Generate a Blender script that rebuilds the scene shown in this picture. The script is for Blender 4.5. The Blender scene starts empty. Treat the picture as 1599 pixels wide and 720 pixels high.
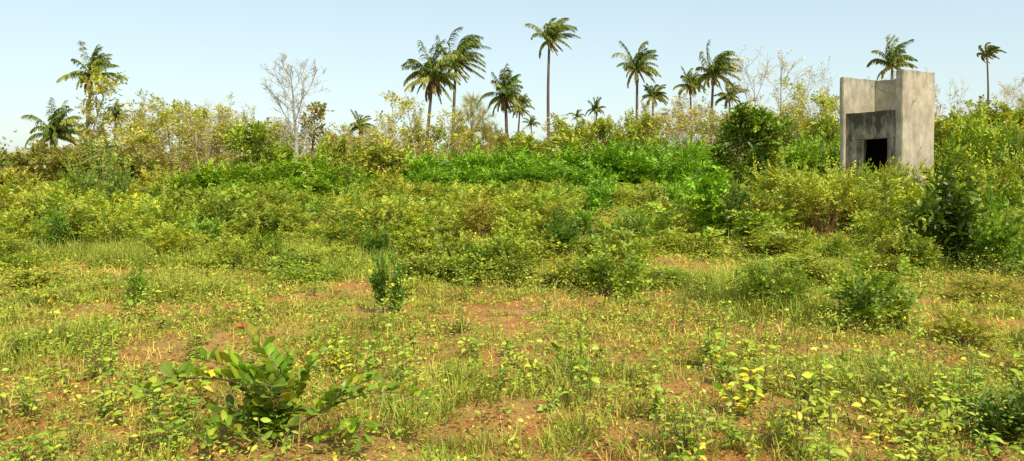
import bpy, math, random
import numpy as np

SC = bpy.context.scene
COL = SC.collection
R = math.radians
CAM_H = 1.65
FPX = 1208.0
PITCH = R(4.83)
SUN_AZ = R(302)      # direction (from origin) in which the sun stands, measured from +x
SUN_EL = R(50)

# ------------------------------------------------------------------ terrain
def _hash(ix, iy, seed):
    h = np.sin(ix * 127.1 + iy * 311.7 + seed * 74.7) * 43758.5453
    return h - np.floor(h)

def noise(x, y, s, seed=0):
    x = np.asarray(x, float) / s; y = np.asarray(y, float) / s
    ix = np.floor(x); iy = np.floor(y)
    fx = x - ix; fy = y - iy
    fx = fx * fx * (3 - 2 * fx); fy = fy * fy * (3 - 2 * fy)
    a = _hash(ix, iy, seed); b = _hash(ix + 1, iy, seed)
    c = _hash(ix, iy + 1, seed); d = _hash(ix + 1, iy + 1, seed)
    return (a + (b - a) * fx) * (1 - fy) + (c + (d - c) * fx) * fy

def sstep(a, b, x):
    t = np.clip((np.asarray(x, float) - a) / (b - a), 0, 1)
    return t * t * (3 - 2 * t)

def hgt(x, y):
    x = np.asarray(x, float); y = np.asarray(y, float)
    d = np.maximum(y, 1.0)
    rise = 3.2 * sstep(34, 85, y) * sstep(0.16, 0.62, x / d)
    und = (noise(x, y, 9, 3) - .5) * .25 * sstep(8, 20, y)
    small = (noise(x, y, 1.3, 5) - .5) * .10 + (noise(x, y, .42, 6) - .5) * .05
    small = small * (1 - sstep(25, 60, np.abs(y)))
    return rise + und + small

def H(x, y):
    return float(hgt(x, y))

def ray(px, py):
    a = (px - 799.5) / FPX; b = -(py - 360) / FPX
    return (a, math.cos(PITCH) + b * math.sin(PITCH), -math.sin(PITCH) + b * math.cos(PITCH))

def X_at(px, y, z=1.5):          # world x of a picture column at depth y
    f = y * math.cos(PITCH) - (z - CAM_H) * math.sin(PITCH)
    return (px - 799.5) / FPX * f

def Z_at(py, y):                 # world z of a picture row at depth y
    d = ray(799.5, py)
    return CAM_H + y * d[2] / d[1]

# ------------------------------------------------------------------ materials
def new_mat(name):
    m = bpy.data.materials.new(name); m.use_nodes = True
    nt = m.node_tree; nt.nodes.clear()
    return m, nt, nt.nodes, nt.links

def leaf_mat(name, gloss=0.035, rough=0.5, trans=0.18, jitter=0.32, gain=1.65):
    m, nt, N, L = new_mat(name)
    out = N.new('ShaderNodeOutputMaterial')
    at = N.new('ShaderNodeAttribute'); at.attribute_name = 'Col'
    oi = N.new('ShaderNodeObjectInfo')
    mul = N.new('ShaderNodeMixRGB'); mul.blend_type = 'MULTIPLY'; mul.inputs[0].default_value = 1
    wm = N.new('ShaderNodeMixRGB'); wm.blend_type = 'MULTIPLY'; wm.inputs[0].default_value = 1; wm.inputs[2].default_value = (1.05, 1.0, .48, 1)
    L.new(at.outputs['Color'], wm.inputs[1]); L.new(wm.outputs[0], mul.inputs[1]); L.new(oi.outputs['Color'], mul.inputs[2])
    # patchy variation through the plant
    tc = N.new('ShaderNodeTexCoord')
    nz = N.new('ShaderNodeTexNoise'); nz.inputs['Scale'].default_value = 1.7; nz.inputs['Detail'].default_value = 3
    L.new(tc.outputs['Object'], nz.inputs['Vector'])
    mr = N.new('ShaderNodeMapRange'); mr.inputs[1].default_value = .3; mr.inputs[2].default_value = .7
    mr.inputs[3].default_value = 1 - jitter; mr.inputs[4].default_value = 1 + jitter
    L.new(nz.outputs['Fac'], mr.inputs[0])
    hsv = N.new('ShaderNodeHueSaturation')
    L.new(mul.outputs[0], hsv.inputs['Color']); L.new(mr.outputs[0], hsv.inputs['Value'])
    d = N.new('ShaderNodeBsdfDiffuse'); t = N.new('ShaderNodeBsdfTranslucent')
    hsv.inputs['Value'].default_value = 1
    gn = N.new('ShaderNodeMath'); gn.operation = 'MULTIPLY'; gn.inputs[1].default_value = gain
    L.new(mr.outputs[0], gn.inputs[0]); L.new(gn.outputs[0], hsv.inputs['Value'])
    L.new(hsv.outputs[0], d.inputs[0])
    tt = N.new('ShaderNodeMixRGB'); tt.blend_type = 'MULTIPLY'; tt.inputs[0].default_value = 1
    tt.inputs[2].default_value = (1.3, 1.3, .5, 1)
    L.new(hsv.outputs[0], tt.inputs[1]); L.new(tt.outputs[0], t.inputs[0])
    mx = N.new('ShaderNodeMixShader'); mx.inputs[0].default_value = trans
    L.new(d.outputs[0], mx.inputs[1]); L.new(t.outputs[0], mx.inputs[2])
    g = N.new('ShaderNodeBsdfGlossy'); g.inputs['Roughness'].default_value = rough
    g.inputs['Color'].default_value = (1, 1, .85, 1)
    m2 = N.new('ShaderNodeMixShader'); m2.inputs[0].default_value = gloss
    L.new(mx.outputs[0], m2.inputs[1]); L.new(g.outputs[0], m2.inputs[2])
    L.new(m2.outputs[0], out.inputs[0])
    return m

def bark_mat(name, scale=14):
    m, nt, N, L = new_mat(name)
    out = N.new('ShaderNodeOutputMaterial'); b = N.new('ShaderNodeBsdfPrincipled')
    b.inputs['Roughness'].default_value = .9
    at = N.new('ShaderNodeAttribute'); at.attribute_name = 'Col'
    tc = N.new('ShaderNodeTexCoord')
    mp = N.new('ShaderNodeMapping'); mp.inputs['Scale'].default_value = (1, 1, 2.5)
    L.new(tc.outputs['Object'], mp.inputs[0])
    nz = N.new('ShaderNodeTexNoise'); nz.inputs['Scale'].default_value = scale; nz.inputs['Detail'].default_value = 5
    L.new(mp.outputs[0], nz.inputs['Vector'])
    mr = N.new('ShaderNodeMapRange'); mr.inputs[1].default_value = .3; mr.inputs[2].default_value = .7
    mr.inputs[3].default_value = .6; mr.inputs[4].default_value = 1.3
    L.new(nz.outputs['Fac'], mr.inputs[0])
    hsv = N.new('ShaderNodeHueSaturation')
    L.new(at.outputs['Color'], hsv.inputs['Color']); L.new(mr.outputs[0], hsv.inputs['Value'])
    L.new(hsv.outputs[0], b.inputs['Base Color'])
    L.new(b.outputs[0], out.inputs[0])
    return m

def soil_mat():
    m, nt, N, L = new_mat('red_soil')
    out = N.new('ShaderNodeOutputMaterial'); b = N.new('ShaderNodeBsdfPrincipled')
    b.inputs['Roughness'].default_value = .95
    tc = N.new('ShaderNodeTexCoord')
    def nz(scale, det=6):
        n = N.new('ShaderNodeTexNoise'); n.inputs['Scale'].default_value = scale; n.inputs['Detail'].default_value = det
        n.inputs['Roughness'].default_value = .65
        L.new(tc.outputs['Object'], n.inputs['Vector']); return n
    n1, n2, n3 = nz(.9), nz(7), nz(45, 4)
    r1 = N.new('ShaderNodeValToRGB')
    r1.color_ramp.elements[0].position = .32; r1.color_ramp.elements[0].color = (.44, .165, .04, 1)
    r1.color_ramp.elements[1].position = .68; r1.color_ramp.elements[1].color = (.66, .30, .07, 1)
    L.new(n2.outputs['Fac'], r1.inputs[0])
    r2 = N.new('ShaderNodeValToRGB')
    r2.color_ramp.elements[0].position = .45; r2.color_ramp.elements[0].color = (0, 0, 0, 1)
    r2.color_ramp.elements[1].position = .62; r2.color_ramp.elements[1].color = (1, 1, 1, 1)
    L.new(n1.outputs['Fac'], r2.inputs[0])
    mx = N.new('ShaderNodeMixRGB'); mx.inputs[2].default_value = (.56, .33, .085, 1)   # straw-coloured dry mat
    L.new(r2.outputs[0], mx.inputs[0]); L.new(r1.outputs[0], mx.inputs[1])
    r3 = N.new('ShaderNodeMapRange'); r3.inputs[1].default_value = .3; r3.inputs[2].default_value = .7
    r3.inputs[3].default_value = .72; r3.inputs[4].default_value = 1.25
    L.new(n3.outputs['Fac'], r3.inputs[0])
    hsv = N.new('ShaderNodeHueSaturation')
    L.new(mx.outputs[0], hsv.inputs['Color']); L.new(r3.outputs[0], hsv.inputs['Value'])
    L.new(hsv.outputs[0], b.inputs['Base Color'])
    bp = N.new('ShaderNodeBump'); bp.inputs['Strength'].default_value = 1.0; bp.inputs['Distance'].default_value = .05
    L.new(n3.outputs['Fac'], bp.inputs['Height']); L.new(bp.outputs[0], b.inputs['Normal'])
    L.new(b.outputs[0], out.inputs[0])
    return m

def concrete_mat(name, stain):
    """weathered render: mottling, vertical runs, and a soot-black mould growth of the given strength"""
    m, nt, N, L = new_mat(name)
    out = N.new('ShaderNodeOutputMaterial'); b = N.new('ShaderNodeBsdfPrincipled')
    b.inputs['Roughness'].default_value = .92
    tc = N.new('ShaderNodeTexCoord')
    def nz(scale, sc=(1, 1, 1), det=7, rough=.62):
        mp = N.new('ShaderNodeMapping'); mp.inputs['Scale'].default_value = sc
        L.new(tc.outputs['Object'], mp.inputs[0])
        n = N.new('ShaderNodeTexNoise'); n.inputs['Scale'].default_value = scale
        n.inputs['Detail'].default_value = det; n.inputs['Roughness'].default_value = rough
        L.new(mp.outputs[0], n.inputs['Vector']); return n
    def ramp(src, p0, c0, p1, c1):
        r = N.new('ShaderNodeValToRGB')
        r.color_ramp.elements[0].position = p0; r.color_ramp.elements[0].color = (*c0, 1)
        r.color_ramp.elements[1].position = p1; r.color_ramp.elements[1].color = (*c1, 1)
        L.new(src, r.inputs[0]); return r
    base = ramp(nz(2.2).outputs['Fac'], .33, (.29, .25, .165), .68, (.52, .465, .335))
    runs = ramp(nz(2.6, (2.2, 2.2, .35)).outputs['Fac'], .50, (0, 0, 0), .75, (1, 1, 1))
    mx = N.new('ShaderNodeMixRGB'); mx.inputs[2].default_value = (.22, .18, .115, 1)
    sc = N.new('ShaderNodeMath'); sc.operation = 'MULTIPLY'; sc.inputs[1].default_value = .62
    L.new(runs.outputs[0], sc.inputs[0]); L.new(sc.outputs[0], mx.inputs[0]); L.new(base.outputs[0], mx.inputs[1])
    # hairline cracks
    wn = nz(3.0); wv = N.new('ShaderNodeMixRGB'); wv.blend_type = 'LINEAR_LIGHT'; wv.inputs[0].default_value = .09
    L.new(tc.outputs['Object'], wv.inputs[1]); L.new(wn.outputs['Color'], wv.inputs[2])
    vo = N.new('ShaderNodeTexVoronoi'); vo.feature = 'DISTANCE_TO_EDGE'; vo.inputs['Scale'].default_value = .75
    L.new(wv.outputs[0], vo.inputs['Vector'])
    ck = ramp(vo.outputs['Distance'], .004, (1, 1, 1), .012, (0, 0, 0))
    km = ramp(nz(1.1).outputs['Fac'], .50, (0, 0, 0), .58, (.7, .7, .7))
    cm = N.new('ShaderNodeMath'); cm.operation = 'MULTIPLY'
    L.new(ck.outputs[0], cm.inputs[0]); L.new(km.outputs[0], cm.inputs[1])
    m0 = N.new('ShaderNodeMixRGB'); m0.inputs[2].default_value = (.09, .07, .045, 1)
    L.new(cm.outputs[0], m0.inputs[0]); L.new(mx.outputs[0], m0.inputs[1]); mx = m0
    # mould creeping down from the tops of the walls
    sep = N.new('ShaderNodeSeparateXYZ'); L.new(tc.outputs['Object'], sep.inputs[0])
    top = N.new('ShaderNodeMapRange')
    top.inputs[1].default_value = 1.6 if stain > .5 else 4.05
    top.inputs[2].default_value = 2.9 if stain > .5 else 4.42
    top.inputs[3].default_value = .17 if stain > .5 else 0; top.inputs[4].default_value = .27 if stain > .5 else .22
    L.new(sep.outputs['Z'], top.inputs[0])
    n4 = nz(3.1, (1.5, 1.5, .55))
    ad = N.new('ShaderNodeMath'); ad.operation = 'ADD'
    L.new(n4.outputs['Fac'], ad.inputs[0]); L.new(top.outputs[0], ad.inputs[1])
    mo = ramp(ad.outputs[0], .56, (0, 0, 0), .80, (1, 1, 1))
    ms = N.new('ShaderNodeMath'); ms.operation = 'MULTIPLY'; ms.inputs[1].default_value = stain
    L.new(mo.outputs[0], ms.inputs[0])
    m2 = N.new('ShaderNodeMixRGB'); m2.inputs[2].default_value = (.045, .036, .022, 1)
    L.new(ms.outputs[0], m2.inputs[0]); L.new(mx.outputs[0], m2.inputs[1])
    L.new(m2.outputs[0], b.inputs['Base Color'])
    bp = N.new('ShaderNodeBump'); bp.inputs['Strength'].default_value = .08; bp.inputs['Distance'].default_value = .01
    L.new(nz(15, (1, 1, 1), 4, .5).outputs['Fac'], bp.inputs['Height']); L.new(bp.outputs[0], b.inputs['Normal'])
    L.new(b.outputs[0], out.inputs[0])
    return m

LEAF = leaf_mat('leaf')
LEAF_GLOSSY = leaf_mat('glossy_leaf', gloss=.03, rough=.42, trans=.28)
GRASS = leaf_mat('grass_blade', gloss=.03, rough=.6, trans=.20, gain=1.5)
BARK = bark_mat('bark')
SOIL = soil_mat()
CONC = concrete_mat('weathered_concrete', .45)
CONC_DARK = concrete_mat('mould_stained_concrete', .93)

# ------------------------------------------------------------------ mesh collector
class MB:
    def __init__(s): s.V = []; s.F = []; s.C = []; s.n = 0
    def add(s, V, F, C):
        V = np.asarray(V, np.float32).reshape(-1, 3); F = np.asarray(F, np.int64).reshape(-1, 4)
        C = np.asarray(C, np.float32)
        if C.ndim == 1: C = np.tile(C, (len(V), 1))
        s.V.append(V); s.F.append(F + s.n); s.C.append(C); s.n += len(V)
    def inst(s, tpl, Ms, ts, cols):
        V, F, S = tpl
        k = len(ts)
        if k == 0: return
        P = np.einsum('kij,nj->kni', Ms, V) + ts[:, None, :]
        C = np.clip(cols[:, None, :] * S[None, :, :], 0, 1)
        FF = F[None] + (np.arange(k) * len(V))[:, None, None]
        s.add(P.reshape(-1, 3), FF.reshape(-1, 4), C.reshape(-1, 3))
    def tube(s, pts, rad, sides, col, rings=None):
        pts = np.asarray(pts, float); n = len(pts)
        rad = np.broadcast_to(np.asarray(rad, float), (n,))
        T = np.gradient(pts, axis=0); T /= np.linalg.norm(T, axis=1)[:, None] + 1e-9
        ref = np.array([1., 0, 0]) if abs(T[0, 0]) < .8 else np.array([0, 1., 0])
        A = np.cross(T, ref); A /= np.linalg.norm(A, axis=1)[:, None] + 1e-9
        B = np.cross(T, A)
        th = np.arange(sides) / sides * 2 * math.pi
        V = pts[:, None] + rad[:, None, None] * (np.cos(th)[None, :, None] * A[:, None] + np.sin(th)[None, :, None] * B[:, None])
        i, j = np.meshgrid(np.arange(n - 1), np.arange(sides), indexing='ij')
        j2 = (j + 1) % sides
        F = np.stack([i * sides + j, i * sides + j2, (i + 1) * sides + j2, (i + 1) * sides + j], -1)
        col = np.asarray(col, float)
        if rings is not None: col = np.repeat(col[None] * rings[:, None], sides, 0)
        s.add(V.reshape(-1, 3), F, col)
    def mesh(s, name):
        me = bpy.data.meshes.new(name)
        if not s.V: return me
        V = np.concatenate(s.V); F = np.concatenate(s.F).astype(np.int32); C = np.concatenate(s.C)
        me.vertices.add(len(V)); me.vertices.foreach_set('co', V.ravel())
        me.loops.add(F.size); me.loops.foreach_set('vertex_index', F.ravel())
        me.polygons.add(len(F))
        me.polygons.foreach_set('loop_start', np.arange(0, F.size, 4, dtype=np.int32))
        ca = me.color_attributes.new('Col', 'FLOAT_COLOR', 'POINT')
        ca.data.foreach_set('color', np.concatenate([C, np.ones((len(C), 1), np.float32)], 1).astype(np.float32).ravel())
        me.update(calc_edges=True)
        return me
    def build(s, name, mat, parent=None):
        me = s.mesh(name); me.materials.append(mat)
        o = bpy.data.objects.new(name, me); COL.objects.link(o)
        if parent: o.parent = parent
        return o

def unit(v): return v / (np.linalg.norm(v, axis=-1, keepdims=True) + 1e-9)

def frames(dirs, up=None, rng=None, jit=.4):
    dirs = unit(np.asarray(dirs, float))
    k = len(dirs)
    u = np.tile(np.array([0, 0, 1.]), (k, 1)) if up is None else np.asarray(up, float)
    if rng is not None: u = u + rng.normal(0, jit, (k, 3))
    side = unit(np.cross(dirs, u)); nrm = np.cross(side, dirs)
    return np.stack([side, dirs, nrm], -1)      # columns

# ------------------------------------------------------------------ leaf and spray templates (along +y, normal +z)
def leaf_simple(L=1., W=.45, fold=.12, droop=.1):
    V = np.array([[0, 0, 0], [W / 2, L * .45, fold * W], [0, L, -droop * L], [-W / 2, L * .45, fold * W]])
    return V, np.array([[0, 1, 2, 3]]), np.ones((4, 3))

def leaf_full(L=1., W=.45, fold=.25, droop=.25, obov=.0, n=5, tip=.06):
    V = []; S = []
    for i in range(n):
        t = i / (n - 1)
        w = W / 2 * (math.sin(math.pi * min(1, max(0, t ** (1 + obov) * .94 + .03))) ** .75) if 0 < i < n - 1 else W * tip
        y = L * (t - droop * .25 * t * t); z = -droop * L * t * t
        V += [[-w, y, z + fold * w], [0, y, z], [w, y, z + fold * w]]
        S += [[.93, .95, .9], [1.25, 1.2, 1.3], [1, 1, 1]]
    F = []
    for i in range(n - 1):
        a = i * 3
        F += [[a, a + 1, a + 4, a + 3], [a + 1, a + 2, a + 5, a + 4]]
    return np.array(V), np.array(F), np.array(S)

def merge(list_):
    V = []; F = []; S = []; n = 0
    for v, f, s in list_:
        V.append(v); F.append(f + n); S.append(s); n += len(v)
    return np.concatenate(V), np.concatenate(F), np.concatenate(S)

def xf(tpl, M, t, tint=1.):
    return tpl[0] @ np.asarray(M).T + np.asarray(t), tpl[1], tpl[2] * tint

def spray(rng, pairs=6, L=.35, lf=.09, lw=.04, droop=.35, angle=60, rag=.25, leaf=leaf_simple, tipyellow=.10):
    """a twig with leaves on both sides, curving down to its tip"""
    out = []
    for i in range(pairs):
        t = (i + .6) / pairs
        y = L * t * (1 - .2 * droop * t); z = -droop * L * t * t
        sc = (.75 + .4 * math.sin(math.pi * t)) * rng.uniform(.8, 1.2)
        for s in (-1, 1):
            if rng.random() < rag * .3: continue
            a = R(angle + rng.normal(0, 14)) * s * (1 - .35 * t)
            d = np.array([[math.sin(a), math.cos(a) , rng.normal(-.15, .3) - droop * t]])
            M = frames(d, None, rng, .35)[0]
            tint = np.array([1 + tipyellow * t, 1 + tipyellow * .6 * t, 1.]) * rng.uniform(.8, 1.2)
            out.append(xf(leaf(lf * sc, lw * sc), M, (rng.normal(0, .01), y, z), tint))
    M = frames(np.array([[0, 1, -droop]]), None, rng, .2)[0]
    out.append(xf(leaf(lf, lw), M, (0, L * .92, -droop * L * .85), np.array([1 + tipyellow, 1 + tipyellow * .6, 1.])))
    return merge(out)

def clump(rng, n=9, rad=.12, lf=.1, lw=.05, leaf=leaf_simple):
    """a tuft of leaves radiating from a twig end"""
    out = []
    for i in range(n):
        d = unit(rng.normal(0, 1, 3) + np.array([0, .8, .25]))
        M = frames(d[None], None, rng, .5)[0]
        s = rng.uniform(.7, 1.25)
        out.append(xf(leaf(lf * s, lw * s), M, d * rad * rng.uniform(.1, 1), rng.uniform(.78, 1.22)))
    return merge(out)

# ------------------------------------------------------------------ things
USED = {}
def tag(o, label, cat, group=None, kind=None):
    if label: o['label'] = label
    if cat: o['category'] = cat
    if group: o['group'] = group
    if kind: o['kind'] = kind
    return o

def thing(name, label, cat, loc, group=None, rz=0., scale=1.):
    o = bpy.data.objects.new(name, None); COL.objects.link(o)
    o.empty_display_size = .2
    o.location = loc; o.rotation_euler = (0, 0, rz)
    o.scale = (scale,) * 3 if np.isscalar(scale) else scale
    return tag(o, label, cat, group)

def dup(root, loc, rz, scale, tint, label, group):
    r = root.copy(); COL.objects.link(r)
    r.location = loc; r.rotation_euler = (0, 0, rz)
    r.scale = (scale,) * 3 if np.isscalar(scale) else scale
    r['label'] = label
    if group: r['group'] = group
    elif 'group' in r: del r['group']
    for ch in root.children:
        c = ch.copy(); COL.objects.link(c); c.parent = r; c.color = tint
    return r

def setcol(root, tint):
    for ch in root.children: ch.color = tint

def pick(rng, cols, n, spread=.12):
    cols = np.asarray(cols, float)
    c = cols[rng.integers(0, len(cols), n)]
    return c * rng.uniform(1 - spread, 1 + spread, (n, 1)) * rng.uniform(.94, 1.06, (n, 3))

# ------------------------------------------------------------------ woody plants
def bend_path(rng, p, d, L, n, trop, jit):
    pts = [np.array(p, float)]; d = np.array(d, float)
    for i in range(n):
        d = d + np.array([0, 0, trop / n]) + rng.normal(0, jit, 3) / math.sqrt(n)
        d /= np.linalg.norm(d)
        pts.append(pts[-1] + d * L / n)
    return np.array(pts)

def along(pts, t):
    f = t * (len(pts) - 1); i = min(int(f), len(pts) - 2)
    a = pts[i]; b = pts[i + 1]
    return a + (b - a) * (f - i), unit(b - a)

def side_dir(rng, d, ang, az=None):
    az = rng.uniform(0, 2 * math.pi) if az is None else az
    ref = np.array([0, 0, 1.]) if abs(d[2]) < .95 else np.array([1., 0, 0])
    a = unit(np.cross(d, ref)); b = np.cross(d, a)
    return unit(d * math.cos(ang) + (a * math.cos(az) + b * math.sin(az)) * math.sin(ang))

def tree_parts(rng, Ht, Rad, clear=.3, n1=14, ang1=55, trop1=.35, n2=5, ang2=45, n3=0, prof='round',
               r0=.09, rtw=.012, bark=(.2, .16, .11), sprays=None, per2=5, cols=((.12, .18, .03),), scl=1., lean=(0, 0),
               jit=.18, per3=2, forks=1, twig_len=.5, sd=(.5, .25), rb=.4):
    """returns wood collector, leaf collector for a tree standing at the origin"""
    W = MB(); Lf = MB()
    P = []; D = []
    for f in range(forks):
        d0 = unit(np.array([lean[0], lean[1], 1.]) + (rng.normal(0, .22, 3) * (1 if forks > 1 else .0)))
        tr = bend_path(rng, (rng.normal(0, .05) * (forks > 1), rng.normal(0, .05) * (forks > 1), -.05), d0, Ht * (.97 if f == 0 else rng.uniform(.75, .95)), 9, .25, jit * .7)
        rr = r0 / math.sqrt(forks) * np.linspace(1, .12, len(tr)) ** .8
        W.tube(tr, rr, 6, bark)
        nb = max(3, n1 // forks)
        for i in range(nb):
            t = clear + (1 - clear) * (i + rng.uniform(.1, .9)) / nb
            tt = (t - clear) / (1 - clear)
            if prof == 'round': env = math.sin(math.pi * (.16 + .78 * tt)) ** .7
            elif prof == 'vase': env = .55 + .45 * tt if tt < .75 else 1.0 - (tt - .75) * 1.6
            elif prof == 'cone': env = 1.05 - .85 * tt
            else: env = .9
            p, d = along(tr, min(t, .985))
            a = R(ang1 * (1.15 - .5 * tt) + rng.normal(0, 8))
            bd = side_dir(rng, d, a, i * 2.4 + rng.normal(0, .4))
            Lb = Rad * env * rng.uniform(.75, 1.15) / max(.35, math.sin(a))
            Lb = min(Lb, max(.25 * Ht, (1.02 - t) * Ht * 1.5 + .25 * Rad))
            br = bend_path(rng, p, bd, Lb, 6, trop1, jit)
            rbb = max(rtw, rr[min(int(t * 9), 9)] * rb)
            W.tube(br, np.linspace(rbb, rtw * .7, len(br)), 4, bark)
            for q in range(per2):
                u = rng.uniform(.45, 1); pp, dd = along(br, u)
                P.append(pp); D.append(dd + rng.normal(0, .5, 3))
            for j in range(n2):
                u = .28 + .72 * (j + rng.random()) / n2
                pp, dd = along(br, min(u, .99))
                sdir = side_dir(rng, dd, R(ang2 + rng.normal(0, 10)))
                L2 = Lb * twig_len * rng.uniform(.5, 1.1) * (1.1 - .5 * u)
                b2 = bend_path(rng, pp, sdir, L2, 4, trop1 * .8, jit)
                W.tube(b2, np.linspace(max(rtw * .8, rbb * .4), rtw * .5, len(b2)), 3, bark)
                for q in range(per2):
                    x, y_ = along(b2, rng.uniform(.3, 1)); P.append(x); D.append(y_ + rng.normal(0, .45, 3))
                for k in range(n3):
                    x, y_ = along(b2, rng.uniform(.3, 1))
                    s3 = side_dir(rng, y_, R(38 + rng.normal(0, 10)))
                    b3 = bend_path(rng, x, s3, L2 * rng.uniform(.3, .6), 3, trop1 * .6, jit)
                    W.tube(b3, np.linspace(rtw * .6, rtw * .35, 4), 3, bark)
                    for q in range(per3):
                        x3, y3 = along(b3, rng.uniform(.4, 1)); P.append(x3); D.append(y3 + rng.normal(0, .4, 3))
    if sprays and P:
        P = np.array(P); D = np.array(D)
        which = rng.integers(0, len(sprays), len(P))
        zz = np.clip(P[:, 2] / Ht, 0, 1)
        for w, tp in enumerate(sprays):
            m = which == w; k = int(m.sum())
            if not k: continue
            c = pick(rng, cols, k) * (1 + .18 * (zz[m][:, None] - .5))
            s = scl * rng.uniform(.7, 1.3, k)
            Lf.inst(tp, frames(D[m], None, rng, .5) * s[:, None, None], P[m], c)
    return W, Lf

def fit(parts, Ht, Rad):
    W, Lf = parts
    src = np.concatenate((Lf.V if Lf.n > 2000 else []) + W.V)
    c = np.median(src[:, 0])
    sx = Rad / np.percentile(np.abs(src[:, 0] - c), 97); sy = Rad / np.percentile(np.abs(src[:, 1] - np.median(src[:, 1])), 97)
    sz = Ht / np.percentile(src[:, 2], 99.7)
    k = np.array([np.clip(sx, .5, 2.4), np.clip(sy, .5, 2.4), np.clip(sz, .6, 1.6)])
    for m in (W, Lf):
        m.V = [v * k for v in m.V]
    return W, Lf

def shrub_parts(rng, Ht, Rad, nst=9, nsub=6, sprays=None, per=5, cols=((.12, .18, .03),), scl=1., bark=(.17, .12, .07),
                spread=55, trop=.2, r0=.02, jit=.25, low=.15, sub=.5):
    W = MB(); Lf = MB(); P = []; D = []
    for i in range(nst):
        az = i * 2.4 + rng.normal(0, .4); el = R(90 - spread * rng.uniform(.05, 1))
        d = np.array([math.cos(az) * math.cos(el), math.sin(az) * math.cos(el), math.sin(el)])
        Ls = 1.0 / max(1e-3, math.sqrt((math.cos(el) / Rad) ** 2 + (math.sin(el) / Ht) ** 2)) * rng.uniform(.75, 1.08)
        st = bend_path(rng, (d[0] * Rad * .12, d[1] * Rad * .12, -.03), d, Ls, 6, trop, jit)
        W.tube(st, np.linspace(r0, r0 * .25, 7), 4, bark)
        for q in range(per * 2):
            u = rng.uniform(low + .1, 1); p, dd = along(st, u); P.append(p); D.append(dd + rng.normal(0, .5, 3))
        for j in range(nsub):
            u = low + (1 - low) * (j + rng.random()) / nsub
            p, dd = along(st, min(u, .99))
            sdv = side_dir(rng, dd, R(50 + rng.normal(0, 14)))
            b = bend_path(rng, p, sdv, Ls * sub * rng.uniform(.4, 1) * (1.1 - .6 * u), 4, trop, jit)
            W.tube(b, np.linspace(r0 * .4, r0 * .15, 5), 3, bark)
            for q in range(per):
                x, y_ = along(b, rng.uniform(.25, 1)); P.append(x); D.append(y_ + rng.normal(0, .4, 3))
    P = np.array(P); D = np.array(D)
    D[:, 2] += .1
    which = rng.integers(0, len(sprays), len(P))
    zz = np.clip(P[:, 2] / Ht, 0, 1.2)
    for w, tp in enumerate(sprays):
        m = which == w; k = int(m.sum())
        if not k: continue
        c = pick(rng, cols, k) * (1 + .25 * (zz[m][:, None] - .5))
        s = scl * rng.uniform(.7, 1.3, k)
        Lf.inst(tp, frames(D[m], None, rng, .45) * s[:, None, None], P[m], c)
    return W, Lf

def plant(name, label, cat, loc, parts, group=None, leafmat=None, wood='stem', leafn='foliage', rz=0., scale=1., tint=(1, 1, 1, 1)):
    t = thing(name, label, cat, loc, group, rz, scale)
    W, Lf = parts
    W.build(wood, BARK, t)
    if Lf.n: Lf.build(leafn, leafmat or LEAF, t).color = tint
    return t

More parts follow.
